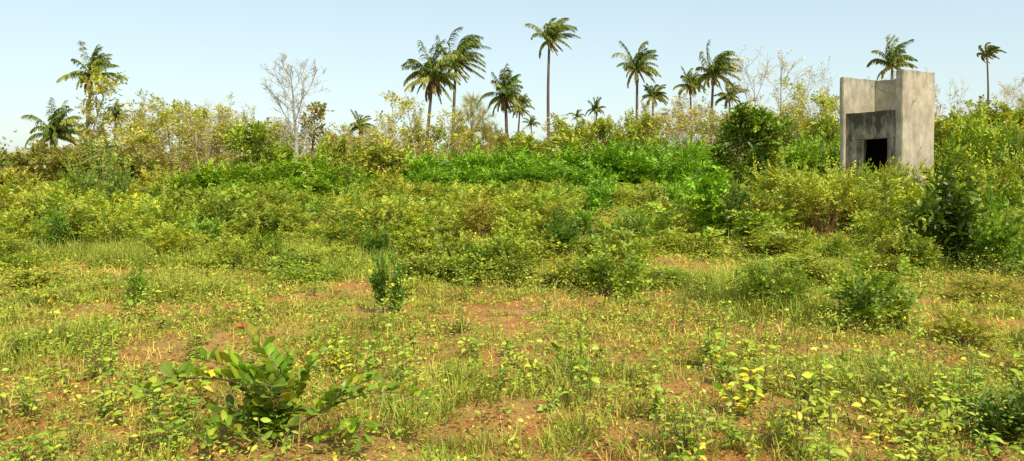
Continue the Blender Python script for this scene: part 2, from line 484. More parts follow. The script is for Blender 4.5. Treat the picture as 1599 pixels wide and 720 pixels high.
# ------------------------------------------------------------------ palms
def palm(rng, label, px, cpy, wpx, basepx, D, wind=.35, nf=26, trunk_r=.16, dry=5, up=.0, group=None, cols=None, bulge=0., name='coconut_palm', fat=1.0):
    zc = Z_at(cpy, D); xc = X_at(px, D, zc); xb = X_at(basepx, D, 1)
    gz = H(xb, D) - .1
    t = thing(name, label, 'palm tree', (xb, D, gz), group)
    ht = zc - gz; dx = xc - xb
    n = 16
    s = np.linspace(0, 1, n)
    pts = np.stack([dx * s ** 1.6 + bulge * np.sin(math.pi * s), rng.normal(0, .12) * np.sin(math.pi * s), ht * s], 1)
    rad = trunk_r * (1.0 - .38 * s) ; rad[0] *= 1.5; rad[1] *= 1.12
    rings = 1 + .18 * rng.normal(0, 1, n)
    W = MB(); W.tube(pts, rad, 8, (.11, .085, .06), np.clip(rings, .6, 1.5))
    W.build('trunk', BARK, t)
    top = pts[-1]
    Lfr = wpx / FPX * D * .5 * 1.15; nf = int(nf * 1.45)
    C = MB(); DR = MB()
    gold = 2.39996
    cols = cols or ((.06, .10, .03), (.085, .13, .035), (.11, .15, .035), (.15, .175, .045))
    for i in range(nf + dry):
        old = i >= nf
        if not old and rng.random() < .10: continue
        f = i / nf
        el = R(86 - 106 * f ** 1.15 + up * 16 + rng.normal(0, 9)) if not old else R(rng.uniform(-70, -45))
        az = i * gold + rng.normal(0, .45)
        d = np.array([math.cos(az) * math.cos(el), math.sin(az) * math.cos(el), math.sin(el)])
        L = Lfr * rng.uniform(.78, 1.18) * (.72 + .28 * math.sin(math.pi * min(1, f + .15))) * (.7 if old else 1)
        k = 12; droop = rng.uniform(.7, 1.5)
        P = [top + np.array([0, 0, .15 * rng.random()])]
        for j in range(k):
            u = j / k
            d = d + np.array([(wind * .20 + .02) * (.3 + u), 0, -(.045 + .15 * u) * droop]) + rng.normal(0, .025, 3)
            d = d / np.linalg.norm(d); P.append(P[-1] + d * L / k)
        P = np.array(P)
        base = pick(rng, cols, 1, .2)[0]
        if f > .7: base = base * .78 + np.array([.30, .25, .07]) * .22
        if old: base = np.array([.20, .13, .06]) * rng.uniform(.8, 1.2)
        M_ = DR if old else C
        M_.tube(P, np.linspace(.028, .006, k + 1) * fat, 3, base * np.array([1.35, 1.2, 1.0]))
        # leaflets
        nl = 44
        us = np.linspace(.10, .995, nl)
        pp = []; dd = []; ll = []
        for u in us:
            p, dv = along(P, u)
            for sd in (-1, 1):
                h = unit(np.cross(dv, np.array([0, 0, 1.])) + 1e-6) * sd
                l = L * (.085 + .125 * math.sin(math.pi * min(1, u * .8 + .16)) ** .8) * rng.uniform(.75, 1.15)
                v = h * rng.uniform(.35, .8) + dv * (.5 + .5 * u) + np.array([wind * .7, 0, -.6 - .4 * f + rng.normal(0, .25)])
                pp.append(p); dd.append(v); ll.append(l)
        pp = np.array(pp); dd = unit(np.array(dd)); ll = np.array(ll)
        g = np.array([wind * .35, 0, -1.15])
        mid = pp + dd * ll[:, None] * .5; tip = mid + unit(dd + g * .8) * ll[:, None] * .5
        wv = unit(np.cross(dd, unit(np.array([0, 0, 1.]) + rng.normal(0, .5, dd.shape)))) * (.036 * fat)
        V = np.stack([pp - wv * .6, pp + wv * .6, mid - wv, mid + wv, tip - wv * .25, tip + wv * .25], 1)
        F = np.array([[0, 1, 3, 2], [2, 3, 5, 4]])
        kk = len(pp)
        M_.add(V.reshape(-1, 3), (F[None] + (np.arange(kk) * 6)[:, None, None]).reshape(-1, 4),
               np.repeat(base[None] * rng.uniform(.8, 1.2, (kk, 1)), 6, 0))
    C.build('crown', LEAF_GLOSSY, t)
    if dry: DR.build('dead_frond_skirt', LEAF, t)
    return t

# ================================================================== WORLD, LIGHT, CAMERA
world = bpy.data.worlds.new('World'); SC.world = world; world.use_nodes = True
WN = world.node_tree; WN.nodes.clear()
wo = WN.nodes.new('ShaderNodeOutputWorld'); bg = WN.nodes.new('ShaderNodeBackground')
sky = WN.nodes.new('ShaderNodeTexSky'); sky.sky_type = 'NISHITA'; sky.sun_disc = False
sky.sun_elevation = SUN_EL
sky.sun_rotation = math.pi / 2 - SUN_AZ
sky.air_density = 1.0; sky.dust_density = 1.0; sky.ozone_density = 1.0; sky.altitude = 20
bg.inputs['Strength'].default_value = .15
hs = WN.nodes.new('ShaderNodeHueSaturation'); hs.inputs['Saturation'].default_value = .85; hs.inputs['Value'].default_value = 2.55
gm = WN.nodes.new('ShaderNodeGamma'); gm.inputs['Gamma'].default_value = .5
WN.links.new(sky.outputs[0], gm.inputs['Color']); tn_ = WN.nodes.new('ShaderNodeMixRGB'); tn_.blend_type = 'MULTIPLY'; tn_.inputs[0].default_value = 1; tn_.inputs[2].default_value = (.94, 1.06, 1.04, 1)
WN.links.new(gm.outputs[0], tn_.inputs[1]); WN.links.new(tn_.outputs[0], hs.inputs['Color']); WN.links.new(hs.outputs[0], bg.inputs[0]); WN.links.new(bg.outputs[0], wo.inputs[0])

sd = bpy.data.lights.new('sun', 'SUN'); sd.energy = 5.0; sd.angle = R(.55); sd.color = (1, .93, .78)
sun = bpy.data.objects.new('sun', sd); COL.objects.link(sun)
sv = (math.cos(SUN_AZ) * math.cos(SUN_EL), math.sin(SUN_AZ) * math.cos(SUN_EL), math.sin(SUN_EL))
import mathutils
sun.rotation_euler = mathutils.Vector(sv).to_track_quat('Z', 'Y').to_euler()
sun.location = (20, -20, 40)

cd = bpy.data.cameras.new('camera'); cd.sensor_width = 36; cd.lens = FPX / 1599 * 36
cd.clip_start = .05; cd.clip_end = 20000
cam = bpy.data.objects.new('camera', cd); COL.objects.link(cam)
cam.location = (0, 0, CAM_H); cam.rotation_euler = (math.pi / 2 - PITCH, 0, 0)
SC.camera = cam
SC.view_settings.view_transform = 'Standard'; SC.view_settings.look = 'None'
SC.view_settings.exposure = 0; SC.view_settings.gamma = 1
SC.render.engine = 'CYCLES'
SC.cycles.max_bounces = 6; SC.cycles.diffuse_bounces = 3; SC.cycles.glossy_bounces = 2
SC.cycles.transmission_bounces = 3; SC.cycles.transparent_max_bounces = 4
SC.cycles.use_denoising = False

# ================================================================== GROUND
def ground():
    ys = np.concatenate([np.linspace(-6, 2, 20)[:-1], np.linspace(2, 16, 260)[:-1], np.linspace(16, 50, 160)[:-1], np.geomspace(50, 6000, 60)])
    ss = np.concatenate([-np.geomspace(60, 1.6, 14)[:-1], np.linspace(-1.6, 1.6, 300), np.geomspace(1.6, 60, 14)[1:]])
    yy, s2 = np.meshgrid(ys, ss, indexing='ij')
    xx = s2 * np.maximum(np.abs(yy), 5.5) * .62
    zz = hgt(xx, yy)
    V = np.stack([xx, yy, zz], -1).reshape(-1, 3)
    ny, nx = yy.shape
    i, j = np.meshgrid(np.arange(ny - 1), np.arange(nx - 1), indexing='ij')
    F = np.stack([i * nx + j, i * nx + j + 1, (i + 1) * nx + j + 1, (i + 1) * nx + j], -1)
    m = MB(); m.add(V, F, (.4, .2, .1))
    o = m.build('ground', SOIL); o['kind'] = 'structure'
    o.data.polygons.foreach_set('use_smooth', np.ones(len(o.data.polygons), bool))
ground()

# ================================================================== CONCRETE HUT
def hut():
    x0, y0 = X_at(1411, 23.0), 23.0
    W_, D_, HT = 1.96, 1.86, 4.40
    ax = np.array([.57, -.82]) / math.hypot(.57, .82)
    lx, ly = x0 - ax[0] * W_, y0 - ax[1] * W_
    t = thing('concrete_water_tower', 'square grey concrete tower with open top and dark doorway among the bushes', 'concrete tower', (lx, ly, H(lx, ly) * 0), None, R(-55.2))
    t.rotation_euler = (R(.6), R(-1.6), R(-55.2))
    th = .20
    def box(name, x1, x2, yy1, yy2, z1, z2, mat, topshift=0., bev=.018):
        import bmesh
        bm = bmesh.new()
        n = 6
        bmesh.ops.create_cube(bm, size=1)
        for v in bm.verts:
            v.co = ((x1 + x2) / 2 + v.co.x * (x2 - x1), (yy1 + yy2) / 2 + v.co.y * (yy2 - yy1), (z1 + z2) / 2 + v.co.z * (z2 - z1))
            if topshift and v.co.z > (z1 + z2) / 2 and v.co.y < (yy1 + yy2) / 2: v.co.y += topshift
        bmesh.ops.bevel(bm, geom=bm.edges[:], offset=bev, segments=2, affect='EDGES')
        bmesh.ops.subdivide_edges(bm, edges=[e for e in bm.edges if e.calc_length() > .5], cuts=7, use_grid_fill=True)
        rr = random.Random(hash((x1, z1)) & 255)
        for v in bm.verts:                                   # trowelled, slightly uneven faces
            k = .007
            q = v.co
            v.co.x += k * math.sin(q.y * 5.1 + q.z * 3.3); v.co.y += k * math.sin(q.x * 4.7 + q.z * 4.1 + 1); v.co.z += .005 * math.sin(q.x * 6 + q.y * 5) * (1 if q.z > z2 - .05 else 0)
            if q.z > z2 - .03: v.co.z -= rr.random() ** 3 * .035
            v.co.x += rr.uniform(-1, 1) * .003; v.co.y += rr.uniform(-1, 1) * .003
        me = bpy.data.meshes.new(name); bm.to_mesh(me); bm.free(); me.materials.append(mat)
        o = bpy.data.objects.new(name, me); COL.objects.link(o); o.parent = t
        return o
    tl, tr_ = .13, .22
    a = box('side_wall', 0, tl, -.06, D_, -.3, HT, CONC, -.06)
    b = box('side_wall', W_ - tr_, W_, 0, D_, -.3, HT + .02, CONC)
    b['label'] = 'pale sunlit side wall'
    box('back_wall', tl + .003, W_ - tr_ - .003, D_ - .2, D_ - .004, -.3, HT - .03, CONC)
    zf = 3.26; dl, dr, dt = .72, 1.48, 2.42
    f = .035
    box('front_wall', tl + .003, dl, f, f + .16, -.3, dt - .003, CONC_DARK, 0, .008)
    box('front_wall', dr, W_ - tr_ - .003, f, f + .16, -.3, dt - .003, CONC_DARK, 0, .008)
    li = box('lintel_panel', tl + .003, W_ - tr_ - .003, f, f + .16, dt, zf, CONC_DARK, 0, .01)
    li['label'] = 'black mould stained panel over the doorway'
    box('roof_slab', tl + .003, W_ - tr_ - .003, f + .165, D_ - .2 - .003, 3.0, 3.14, CONC)
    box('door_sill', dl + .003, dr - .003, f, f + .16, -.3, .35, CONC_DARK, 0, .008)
    dark, nt_, N_, L_ = new_mat('doorway_shade_black')  # near-black colour standing in for the shade of the interior
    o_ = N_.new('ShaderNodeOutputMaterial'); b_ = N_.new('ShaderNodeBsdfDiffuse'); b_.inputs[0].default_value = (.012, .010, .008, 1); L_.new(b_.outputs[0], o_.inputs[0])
    q_ = box('added_shade_screen', tl + .006, W_ - tr_ - .006, .95, 1.07, -.3, 2.99, dark)  # added screen behind the doorway so that the opening stays dark
    return t
hut()

# ================================================================== SPRAY LIBRARY
rs = np.random.default_rng(11)
SP_FERN = [spray(rs, 8, .75, .17, .06, .45, 62, .3) for _ in range(4)]           # long feathery sprays (thicket)
SP_FINE = [spray(rs, 7, .30, .058, .030, .3, 58, .5) for _ in range(5)]          # small-leaved shrub
SP_MED = [spray(rs, 4, .28, .10, .055, .3, 60, .5) for _ in range(4)]
SP_BIG = [spray(rs, 4, .36, .15, .075, .4, 62, .6) for _ in range(4)]
SP_TREE = [clump(rs, 8, .24, .20, .11) for _ in range(4)] + [spray(rs, 4, .5, .2, .1, .5, 60, .6) for _ in range(3)]
SP_SPARSE = [clump(rs, 5, .22, .17, .085) for _ in range(4)]
SP_DRY = [clump(rs, 3, .20, .11, .05) for _ in range(4)]
def needle_spray(rng):
    out = []
    for i in range(26):
        d = unit(np.array([rng.normal(0, .35), 1, rng.normal(-.25, .3)]))[None]
        out.append(xf(leaf_simple(rng.uniform(.3, .7), .022, 0, .3), frames(d, None, rng, .6)[0], (0, rng.uniform(0, .5), 0), rng.uniform(.7, 1.25)))
    return merge(out)
SP_NEEDLE = [needle_spray(rs) for _ in range(4)]
SP_GLOSS = []
for _ in range(4):
    o_ = []
    for i in range(7):
        a = i * 2.4; d = np.array([[math.cos(a) * .8, .55, math.sin(a) * .8]])
        o_.append(xf(leaf_full(.15, .06, .15, .25, 0, 4), frames(d, None, rs, .3)[0], (0, i * .035, 0), rs.uniform(.75, 1.25)))
    SP_GLOSS.append(merge(o_))

YEL = ((.26, .285, .04), (.22, .26, .035), (.31, .30, .05), (.19, .24, .035))
OLIVE = ((.15, .20, .03), (.19, .225, .04), (.12, .175, .03), (.23, .235, .05))
BRIGHT = ((.085, .165, .010), (.12, .20, .012), (.06, .13, .010), (.16, .23, .018))
DARK = ((.05, .095, .014), (.07, .115, .016), (.04, .075, .012))
DRYC = ((.27, .235, .095), (.25, .23, .075), (.29, .245, .115))
BROWNO = ((.12, .13, .035), (.15, .15, .045), (.09, .11, .03), (.17, .15, .06))
GREYB = (.42, .36, .27)

# ================================================================== PALMS
rp = np.random.default_rng(5)
palm(rp, 'tall coconut palm wrapped by a yellowish tree at far left', 144, 120, 90, 134, 60, .30, 24, .15, 3)
palm(rp, 'short bushy coconut palm left of the tall palm wrapped by a tree', 86, 213, 92, 90, 52, .10, 26, .16, 0, up=.25)
palm(rp, 'small coconut palm cut by the left edge of the view', 4, 258, 44, 6, 70, .15, 18, .13, 0)
palm(rp, 'low coconut palm peeking over dark bushes at far left', 32, 262, 36, 33, 75, .15, 16, .13, 0)
palm(rp, 'coconut palm showing only its top behind the yellow thicket tree', 181, 186, 46, 181, 68, .1, 18, .14, 0, up=.4)
palm(rp, 'small pale coconut palm alone between the bare white tree and the twin palms', 562, 200, 50, 560, 82, .1, 20, .15, 4)
palm(rp, 'lower coconut palm of the crossing pair, dry yellow fronds at its heart', 676, 122, 106, 664, 62, .10, 28, .16, 6)
palm(rp, 'higher coconut palm of the crossing pair, fronds swept right by wind', 712, 98, 104, 706, 64, .75, 28, .16, 3, up=.35)
palm(rp, 'stout coconut palm with a shaggy skirt of dead fronds on its trunk', 789, 152, 80, 793, 66, .15, 28, .18, 12)
palm(rp, 'thin coconut palm with browning crown tucked behind the shaggy palm', 812, 172, 46, 806, 90, .2, 20, .13, 4)
palm(rp, 'tiny distant coconut palm right of the shaggy palm', 830, 194, 26, 829, 120, .2, 16, .13, 0)
palm(rp, 'tallest coconut palm with long bare dark trunk standing alone', 858, 62, 84, 861, 72, .55, 24, .17, 3, bulge=-.25)
palm(rp, 'small round headed coconut palm far behind the green trees', 931, 172, 38, 931, 115, .1, 20, .15, 0, up=.2)
palm(rp, 'faint little coconut palm left of the round headed distant palm', 901, 182, 24, 901, 130, .1, 14, .13, 0, up=.2)
palm(rp, 'coconut palm with upright crown rising over the dry beige bush', 995, 108, 78, 993, 70, .25, 26, .16, 5, up=.15)
palm(rp, 'shorter coconut palm half hidden right beside the upright crowned palm', 1020, 152, 52, 1018, 72, .15, 22, .14, 4)
palm(rp, 'coconut palm with swept crown left of the tall bare twin trees', 1114, 116, 82, 1108, 68, .50, 26, .16, 4)
palm(rp, 'coconut palm partly hidden left of the swept crowned palm', 1078, 135, 56, 1080, 76, .2, 20, .14, 4)
palm(rp, 'low coconut palm right behind the swept crowned palm', 1139, 152, 50, 1139, 76, .2, 20, .14, 3)
palm(rp, 'coconut palm rising behind the grey concrete tower', 1393, 104, 76, 1390, 62, .25, 22, .15, 0, up=.15)
palm(rp, 'slender windblown coconut palm at far right with a thin leaning trunk', 1541, 86, 44, 1534, 66, 1.15, 20, .10, 0, up=.4, bulge=.15)

# ================================================================== TREES
rt = np.random.default_rng(21)
def tree_at(px, top, wpx, D, label, name='leafy_tree', group=None, mat=None, **k):
    x = X_at(px, D); gz = H(x, D) - .05
    ht = Z_at(top, D) - gz; rad = wpx / FPX * D / 2
    return plant(name, label, 'tree', (x, D, gz), fit(tree_parts(rt, ht, rad, **k), ht, rad), group, mat, 'trunk', 'crown')

YT = dict(sprays=SP_TREE, prof='round', n1=18, n2=7, per2=6, clear=.08)
YS = dict(sprays=SP_SPARSE, prof='round', n1=20, n2=7, n3=3, per2=4, per3=1, clear=.10, ang1=42, trop1=.45, rtw=.015)
tree_at(265, 145, 118, 46, 'broad yellow-green tree left of the bare white tree', cols=YEL + ((.34, .30, .09),), **YS, bark=(.42, .34, .20), forks=3, r0=.12)
tree_at(228, 190, 70, 47, 'thin yellowish tree on the left side of the broad yellow-green tree', cols=YEL, sprays=SP_SPARSE, n1=12, n2=5, per2=4, forks=2, bark=(.4, .33, .2))
tree_at(140, 104, 62, 50, 'slender leafy tree climbing up in front of the tall left palm', cols=((.22, .23, .05), (.28, .25, .06), (.17, .2, .05)), sprays=SP_TREE, prof='col', n1=24, n2=3, per2=4, clear=.15, r0=.10, bark=(.28, .22, .15))
tree_at(64, 226, 90, 40, 'dark olive bushy tree at far left edge below the short palm', cols=BROWNO, **YT, forks=3)
tree_at(14, 266, 70, 37, 'brownish olive bushy tree cut by the left edge', cols=((.17, .15, .05), (.2, .17, .06), (.12, .13, .04)), **YT, forks=3)
tree_at(158, 216, 70, 38, 'blue-green drooping tree below the tall left palm', cols=((.12, .17, .06), (.15, .19, .07), (.2, .2, .07)), sprays=SP_TREE, prof='col', n1=20, n2=4, per2=4, clear=.1, trop1=-.6)
tree_at(112, 234, 66, 36, 'olive bushy tree beside the blue-green drooping tree', cols=BROWNO, **YT, forks=3)
tree_at(205, 240, 66, 38, 'olive and yellow bushy tree right of the blue-green drooping tree', cols=BROWNO + OLIVE[:1], **YT, forks=3)
BARE = dict(prof='vase', ang1=34, trop1=.55, n2=6, ang2=34, n3=4, per2=0, per3=1, rtw=.014, sprays=SP_DRY, cols=DRYC, scl=.8)
tree_at(461, 90, 84, 39.5, 'bare white-barked tree with wide leafless crown', 'bare_tree', clear=.36, n1=15, r0=.12, bark=(.50, .46, .38), **dict(BARE, per3=1, rtw=.015, scl=.5, ang1=34, jit=.13, n2=8, n3=6))
tree_at(487, 160, 52, 45, 'small brown-olive crowned tree just right of the bare white tree', cols=((.22, .17, .06), (.17, .16, .05), (.12, .13, .04)), sprays=SP_TREE, n1=10, n2=4, per2=3, clear=.5)
for k, (px, top, w, lab) in enumerate([
        (303, 160, 52, 'grey leafless bush tree at the right flank of the broad yellow-green tree'),
        (338, 168, 56, 'grey leafless tree second to the right of the broad yellow-green tree'),
        (372, 164, 50, 'grey leafless tree behind the round green tree'),
        (352, 190, 60, 'low tangle of grey leafless branches between the pale bare trees')]):
    tree_at(px, top, w, 49 + k, lab, 'bare_tree', clear=.15, n1=12, r0=.07, bark=(.42, .35, .24), forks=3, **dict(BARE, per3=2, scl=1.1, cols=DRYC + ((.3, .27, .08),)))
tree_at(412, 190, 88, 42, 'round green tree just left of the white trunk', cols=((.16, .22, .03), (.2, .25, .035), (.12, .18, .03)), **YT, forks=2)
tree_at(512, 216, 66, 43, 'olive green tree right of the white trunk', cols=OLIVE, **YT, forks=3)
tree_at(545, 226, 84, 43, 'olive tree with dry twigs below the small pale palm', cols=OLIVE + ((.3, .25, .09),), sprays=SP_SPARSE, n1=16, n2=6, per2=4, clear=.1, forks=4)
tree_at(598, 222, 70, 42, 'dull olive tree left of the bright green hedge row', cols=OLIVE + ((.3, .25, .09),), **YT, forks=3)
SPS = dict(sprays=SP_SPARSE, prof='round', n1=11, n2=5, per2=2, ang1=48)
tree_at(618, 146, 58, 46, 'airy tree with scattered pale leaves and thin white trunk, left of the crossing palms', cols=((.38, .36, .1), (.3, .31, .08)), clear=.3, bark=(.5, .45, .34), r0=.07, **SPS)
tree_at(650, 142, 62, 47, 'airy pale-leaved tree directly before the trunk of the lower crossing palm', cols=((.36, .33, .08), (.28, .28, .07)), clear=.3, bark=(.45, .4, .3), r0=.07, **SPS)
tree_at(690, 165, 76, 48, 'yellow-leaved open tree below the higher crossing palm', cols=((.34, .31, .07), (.26, .26, .06)), clear=.25, bark=(.45, .4, .28), r0=.08, **dict(SPS, per2=3))
CAS = dict(sprays=SP_NEEDLE, prof='cone', n1=12, n2=4, per2=2, ang1=34, trop1=.5, clear=.12, cols=((.19, .21, .08), (.22, .22, .09), (.25, .22, .1)), bark=(.3, .24, .16), r0=.08)
tree_at(728, 148, 38, 56, 'wispy grey-green needle tree right of the crossing palms', 'casuarina_tree', **CAS)
tree_at(757, 166, 36, 57, 'wispy needle tree between the crossing palms and the shaggy palm', 'casuarina_tree', **CAS)
tree_at(704, 172, 36, 58, 'wispy needle tree under the higher crossing palm', 'casuarina_tree', **CAS)
tree_at(775, 188, 40, 60, 'low wispy needle tree behind the trunk of the shaggy palm', 'casuarina_tree', **CAS)
tree_at(640, 200, 40, 60, 'low wispy needle tree left of the crossing palms', 'casuarina_tree', **CAS)
GT = ((.19, .24, .04), (.23, .26, .045), (.14, .19, .035), (.27, .27, .06))
tree_at(880, 180, 70, 50, 'green tree to the right of the tallest palm trunk', cols=GT, **YT, forks=2)
tree_at(925, 186, 66, 52, 'green tree below the small round headed palm', cols=GT, **YT, forks=3)
tree_at(972, 174, 82, 49, 'full green tree left of the upright crowned palm trunk', cols=GT, **YT, forks=2)
tree_at(835, 214, 60, 54, 'low green tree left of the tallest palm trunk', cols=OLIVE, **YT, forks=3)
DB = dict(prof='vase', ang1=34, trop1=.5, n2=7, ang2=34, n3=4, per2=1, per3=1, rtw=.015, sprays=SP_SPARSE, clear=.08, n1=22)
tree_at(1052, 152, 104, 52, 'dry beige twiggy tree under the swept crowned palm', 'dry_tree', cols=DRYC + ((.33, .29, .09),), bark=(.48, .40, .26), forks=6, **DB)
tree_at(1025, 180, 60, 50, 'dry yellowish twiggy tree next to the full green tree', 'dry_tree', cols=DRYC + YEL[:2], bark=(.4, .32, .2), forks=4, **DB)
tree_at(1182, 74, 64, 54, 'tall thin leafless tree, left one of the twins', 'bare_tree', clear=.35, n1=12, r0=.09, bark=(.42, .37, .29), **dict(BARE, scl=.9, per3=1, cols=((.4, .36, .14),)))
tree_at(1215, 80, 60, 55, 'tall thin leafless tree, right one of the twins', 'bare_tree', clear=.35, n1=12, r0=.09, bark=(.42, .37, .29), **dict(BARE, scl=.9, per3=1, cols=((.4, .36, .14),)))
tree_at(1250, 118, 74, 47, 'yellowish thin-leaved tree right of the bare twin trees', cols=YEL + DRYC[:1], bark=(.42, .34, .22), forks=2, **dict(SPS, per2=3, n1=14))
tree_at(1302, 92, 92, 52, 'wide pale leafless tree directly left of the concrete tower', 'bare_tree', clear=.25, n1=14, r0=.1, bark=(.46, .4, .3), forks=2, **dict(BARE, scl=1.1, per3=1, cols=DRYC + YEL[:1]))
tree_at(1285, 140, 80, 46, 'yellow-green tree hugging the left side of the concrete tower', cols=YEL + OLIVE[:2], bark=(.4, .33, .22), forks=2, **dict(SPS, per2=4, n1=14))
tree_at(1235, 165, 80, 44, 'pale beige twiggy tree behind the dense round tree', 'dry_tree', cols=DRYC + YEL[:1], bark=(.42, .34, .22), forks=4, **DB)
for k, (px, top, w, lab) in enumerate([
        (1468, 108, 44, 'thin leafless tree touching the right side of the concrete tower'),
        (1507, 122, 60, 'pale leafless tree between the concrete tower and the windblown palm'),
        (1566, 116, 60, 'pale leafless tree right behind the windblown palm'),
        (1597, 126, 50, 'pale leafless tree cut by the right edge of the view')]):
    tree_at(px, top, w, 54 + 2 * k, lab, 'bare_tree', clear=.25, n1=12, r0=.07, bark=(.44, .38, .29), forks=2, **dict(BARE, per3=1, scl=.9))
for px, top, w, D, lab in [
        (1490, 176, 70, 47, 'olive tree right behind the concrete tower'),
        (1535, 160, 76, 49, 'yellow-green tree around the foot of the windblown palm'),
        (1585, 164, 76, 50, 'yellow-green tree at the right edge of the view'),
        (1330, 175, 60, 48, 'green tree behind the left wall of the concrete tower')]:
    tree_at(px, top, w, D, lab, cols=OLIVE + YEL, **YT, forks=3)
for px, top, w, D, kind, lab in [
        (190, 178, 84, 52, 0, 'beige twiggy tree behind the small palm top at left'),
        (240, 196, 100, 44, 0, 'low beige twiggy tree under the broad yellow-green tree'),
        (310, 178, 100, 45, 0, 'low beige twiggy tree between the broad yellow-green tree and the round green tree'),
        (372, 186, 90, 46, 0, 'low beige-olive twiggy tree behind the left part of the short row'),
        (450, 214, 100, 44, 1, 'low olive tree behind the foot of the white trunk'),
        (520, 196, 90, 50, 0, 'beige-olive twiggy tree between the white trunk and the small pale palm'),
        (590, 205, 80, 50, 0, 'beige-olive twiggy tree right of the small pale palm'),
        (1110, 172, 84, 50, 0, 'beige twiggy tree below the swept crowned palm trunk'),
        (1215, 158, 100, 50, 0, 'low beige twiggy tree under the bare twin trees'),
        (1270, 180, 90, 45, 1, 'low olive tree left of the concrete tower'),
        (1000, 200, 70, 53, 1, 'olive tree between the full green tree and the dry twiggy trees'),
        (1460, 190, 60, 52, 1, 'olive tree touching the right wall of the concrete tower'),
        (1560, 186, 80, 46, 0, 'dry twiggy tree in front of the windblown palm foot')]:
    if kind == 0: tree_at(px, top, w, D, lab, 'dry_tree', cols=DRYC + YEL[:2], bark=(.48, .40, .26), forks=6, **DB)
    else: tree_at(px, top, w, D, lab, cols=OLIVE, **YT, forks=3)
for px, top, w, D, kind, lab in [
        (203, 172, 60, 57, 2, 'pale yellowish half-bare tree just right of the small palm top at left'),
        (248, 150, 70, 54, 2, 'tall half-bare tree rising behind the left half of the broad yellow-green tree'),
        (290, 158, 70, 55, 2, 'tall pale half-bare tree rising behind the right half of the broad yellow-green tree'),
        (325, 160, 56, 56, 3, 'slim grey bare tree in the pale belt, nearest to the broad yellow-green tree'),
        (357, 162, 60, 57, 3, 'slim grey bare tree in the pale belt, halfway to the white trunk'),
        (392, 168, 60, 58, 2, 'pale half-bare tree rising behind the round green tree'),
        (440, 184, 70, 57, 2, 'pale half-bare tree behind the white trunk'),
        (535, 196, 60, 58, 2, 'pale half-bare tree left of the trunk of the small pale palm'),
        (588, 186, 66, 58, 2, 'pale half-bare tree right of the trunk of the small pale palm'),
        (628, 168, 60, 60, 2, 'slim pale half-bare tree behind the airy white-trunked tree'),
        (672, 188, 70, 62, 1, 'olive tree at the foot of the lower crossing palm'),
        (738, 196, 70, 62, 1, 'olive tree among the needle trees right of the crossing palms'),
        (800, 206, 70, 62, 1, 'olive tree at the foot of the shaggy palm'),
        (900, 190, 70, 60, 2, 'pale half-bare tree behind the green trees right of the tallest palm'),
        (955, 182, 70, 60, 2, 'pale half-bare tree behind the full green tree'),
        (1040, 150, 70, 58, 2, 'tall pale half-bare tree behind the dry beige tree'),
        (1085, 158, 70, 59, 2, 'tall pale half-bare tree at the foot of the swept crowned palm'),
        (1140, 168, 60, 59, 2, 'pale half-bare tree peeking out left above the dense round tree'),
        (1262, 112, 66, 56, 3, 'slim pale bare tree between the bare twins and the wide bare tree'),
        (1236, 126, 60, 57, 2, 'tall pale half-bare tree right behind the twin bare trees'),
        (1328, 104, 50, 57, 3, 'slim pale bare tree rising directly behind the left wall of the tower'),
        (1488, 128, 50, 58, 3, 'slim pale bare tree second to the right of the tower'),
        (1580, 132, 50, 59, 3, 'slim pale bare tree between two pale trees at the right edge')]:
    if kind == 1: tree_at(px, top, w, D, lab, cols=OLIVE, **YT, forks=3)
    elif kind == 2: tree_at(px, top, w, D, lab, 'half_bare_tree', cols=DRYC[:2] + ((.26, .26, .08), (.20, .22, .07)), scl=.85, **dict(YS, prof='vase', ang1=32, trop1=.6, per2=3), bark=(.50, .44, .33), forks=3, r0=.09)
    else: tree_at(px, top, w, D, lab, 'bare_tree', clear=.25, n1=12, r0=.07, bark=(.5, .44, .34), forks=2, **dict(BARE, per3=1, scl=1.0))
# the dense round tree in the middle distance
tree_at(1150, 166, 118, 30, 'dense round dark green tree with sunlit yellow top', 'round_tree', cols=((.075, .14, .022), (.10, .17, .026), (.055, .11, .02), (.17, .21, .03)),
        sprays=SP_TREE, n1=26, n2=8, per2=8, clear=.05, scl=.72, r0=.10, jit=.26, bark=(.2, .15, .09))
tree_at(1190, 168, 64, 30.6, 'yellow-green tree leaning out of the right side of the dense round tree', cols=((.24, .26, .035), (.2, .24, .03)), **dict(YT, n1=12, n2=5), scl=.7)
# distant wood behind everything
far = MB()
rf = np.random.default_rng(77)
for i in range(150):
    D = rf.uniform(85, 150); px = rf.uniform(-150, 1750)
    x = X_at(px, D); g = H(x, D); hh = rf.uniform(2.5, 5.0) * (1.2 if px > 900 else 1)
    n = 150
    P = rf.normal(0, 1, (n, 3)) * np.array([2.6, 1.6, .28 * hh]) + np.array([x, D, g + .5 * hh])
    P[:, 2] = np.clip(P[:, 2], g, None)
    far.inst(SP_TREE[i % 4], frames(rf.normal(0, 1, (n, 3)), None, rf, .5) * rf.uniform(1.2, 2.4, (n, 1, 1)), P,
             pick(rf, ((.15, .17, .06), (.19, .19, .08), (.24, .21, .11), (.13, .16, .06)), n))
fo = far.build('far_woodland', LEAF); tag(fo, 'low distant woodland closing the field behind the palms', 'woodland', None, 'stuff')

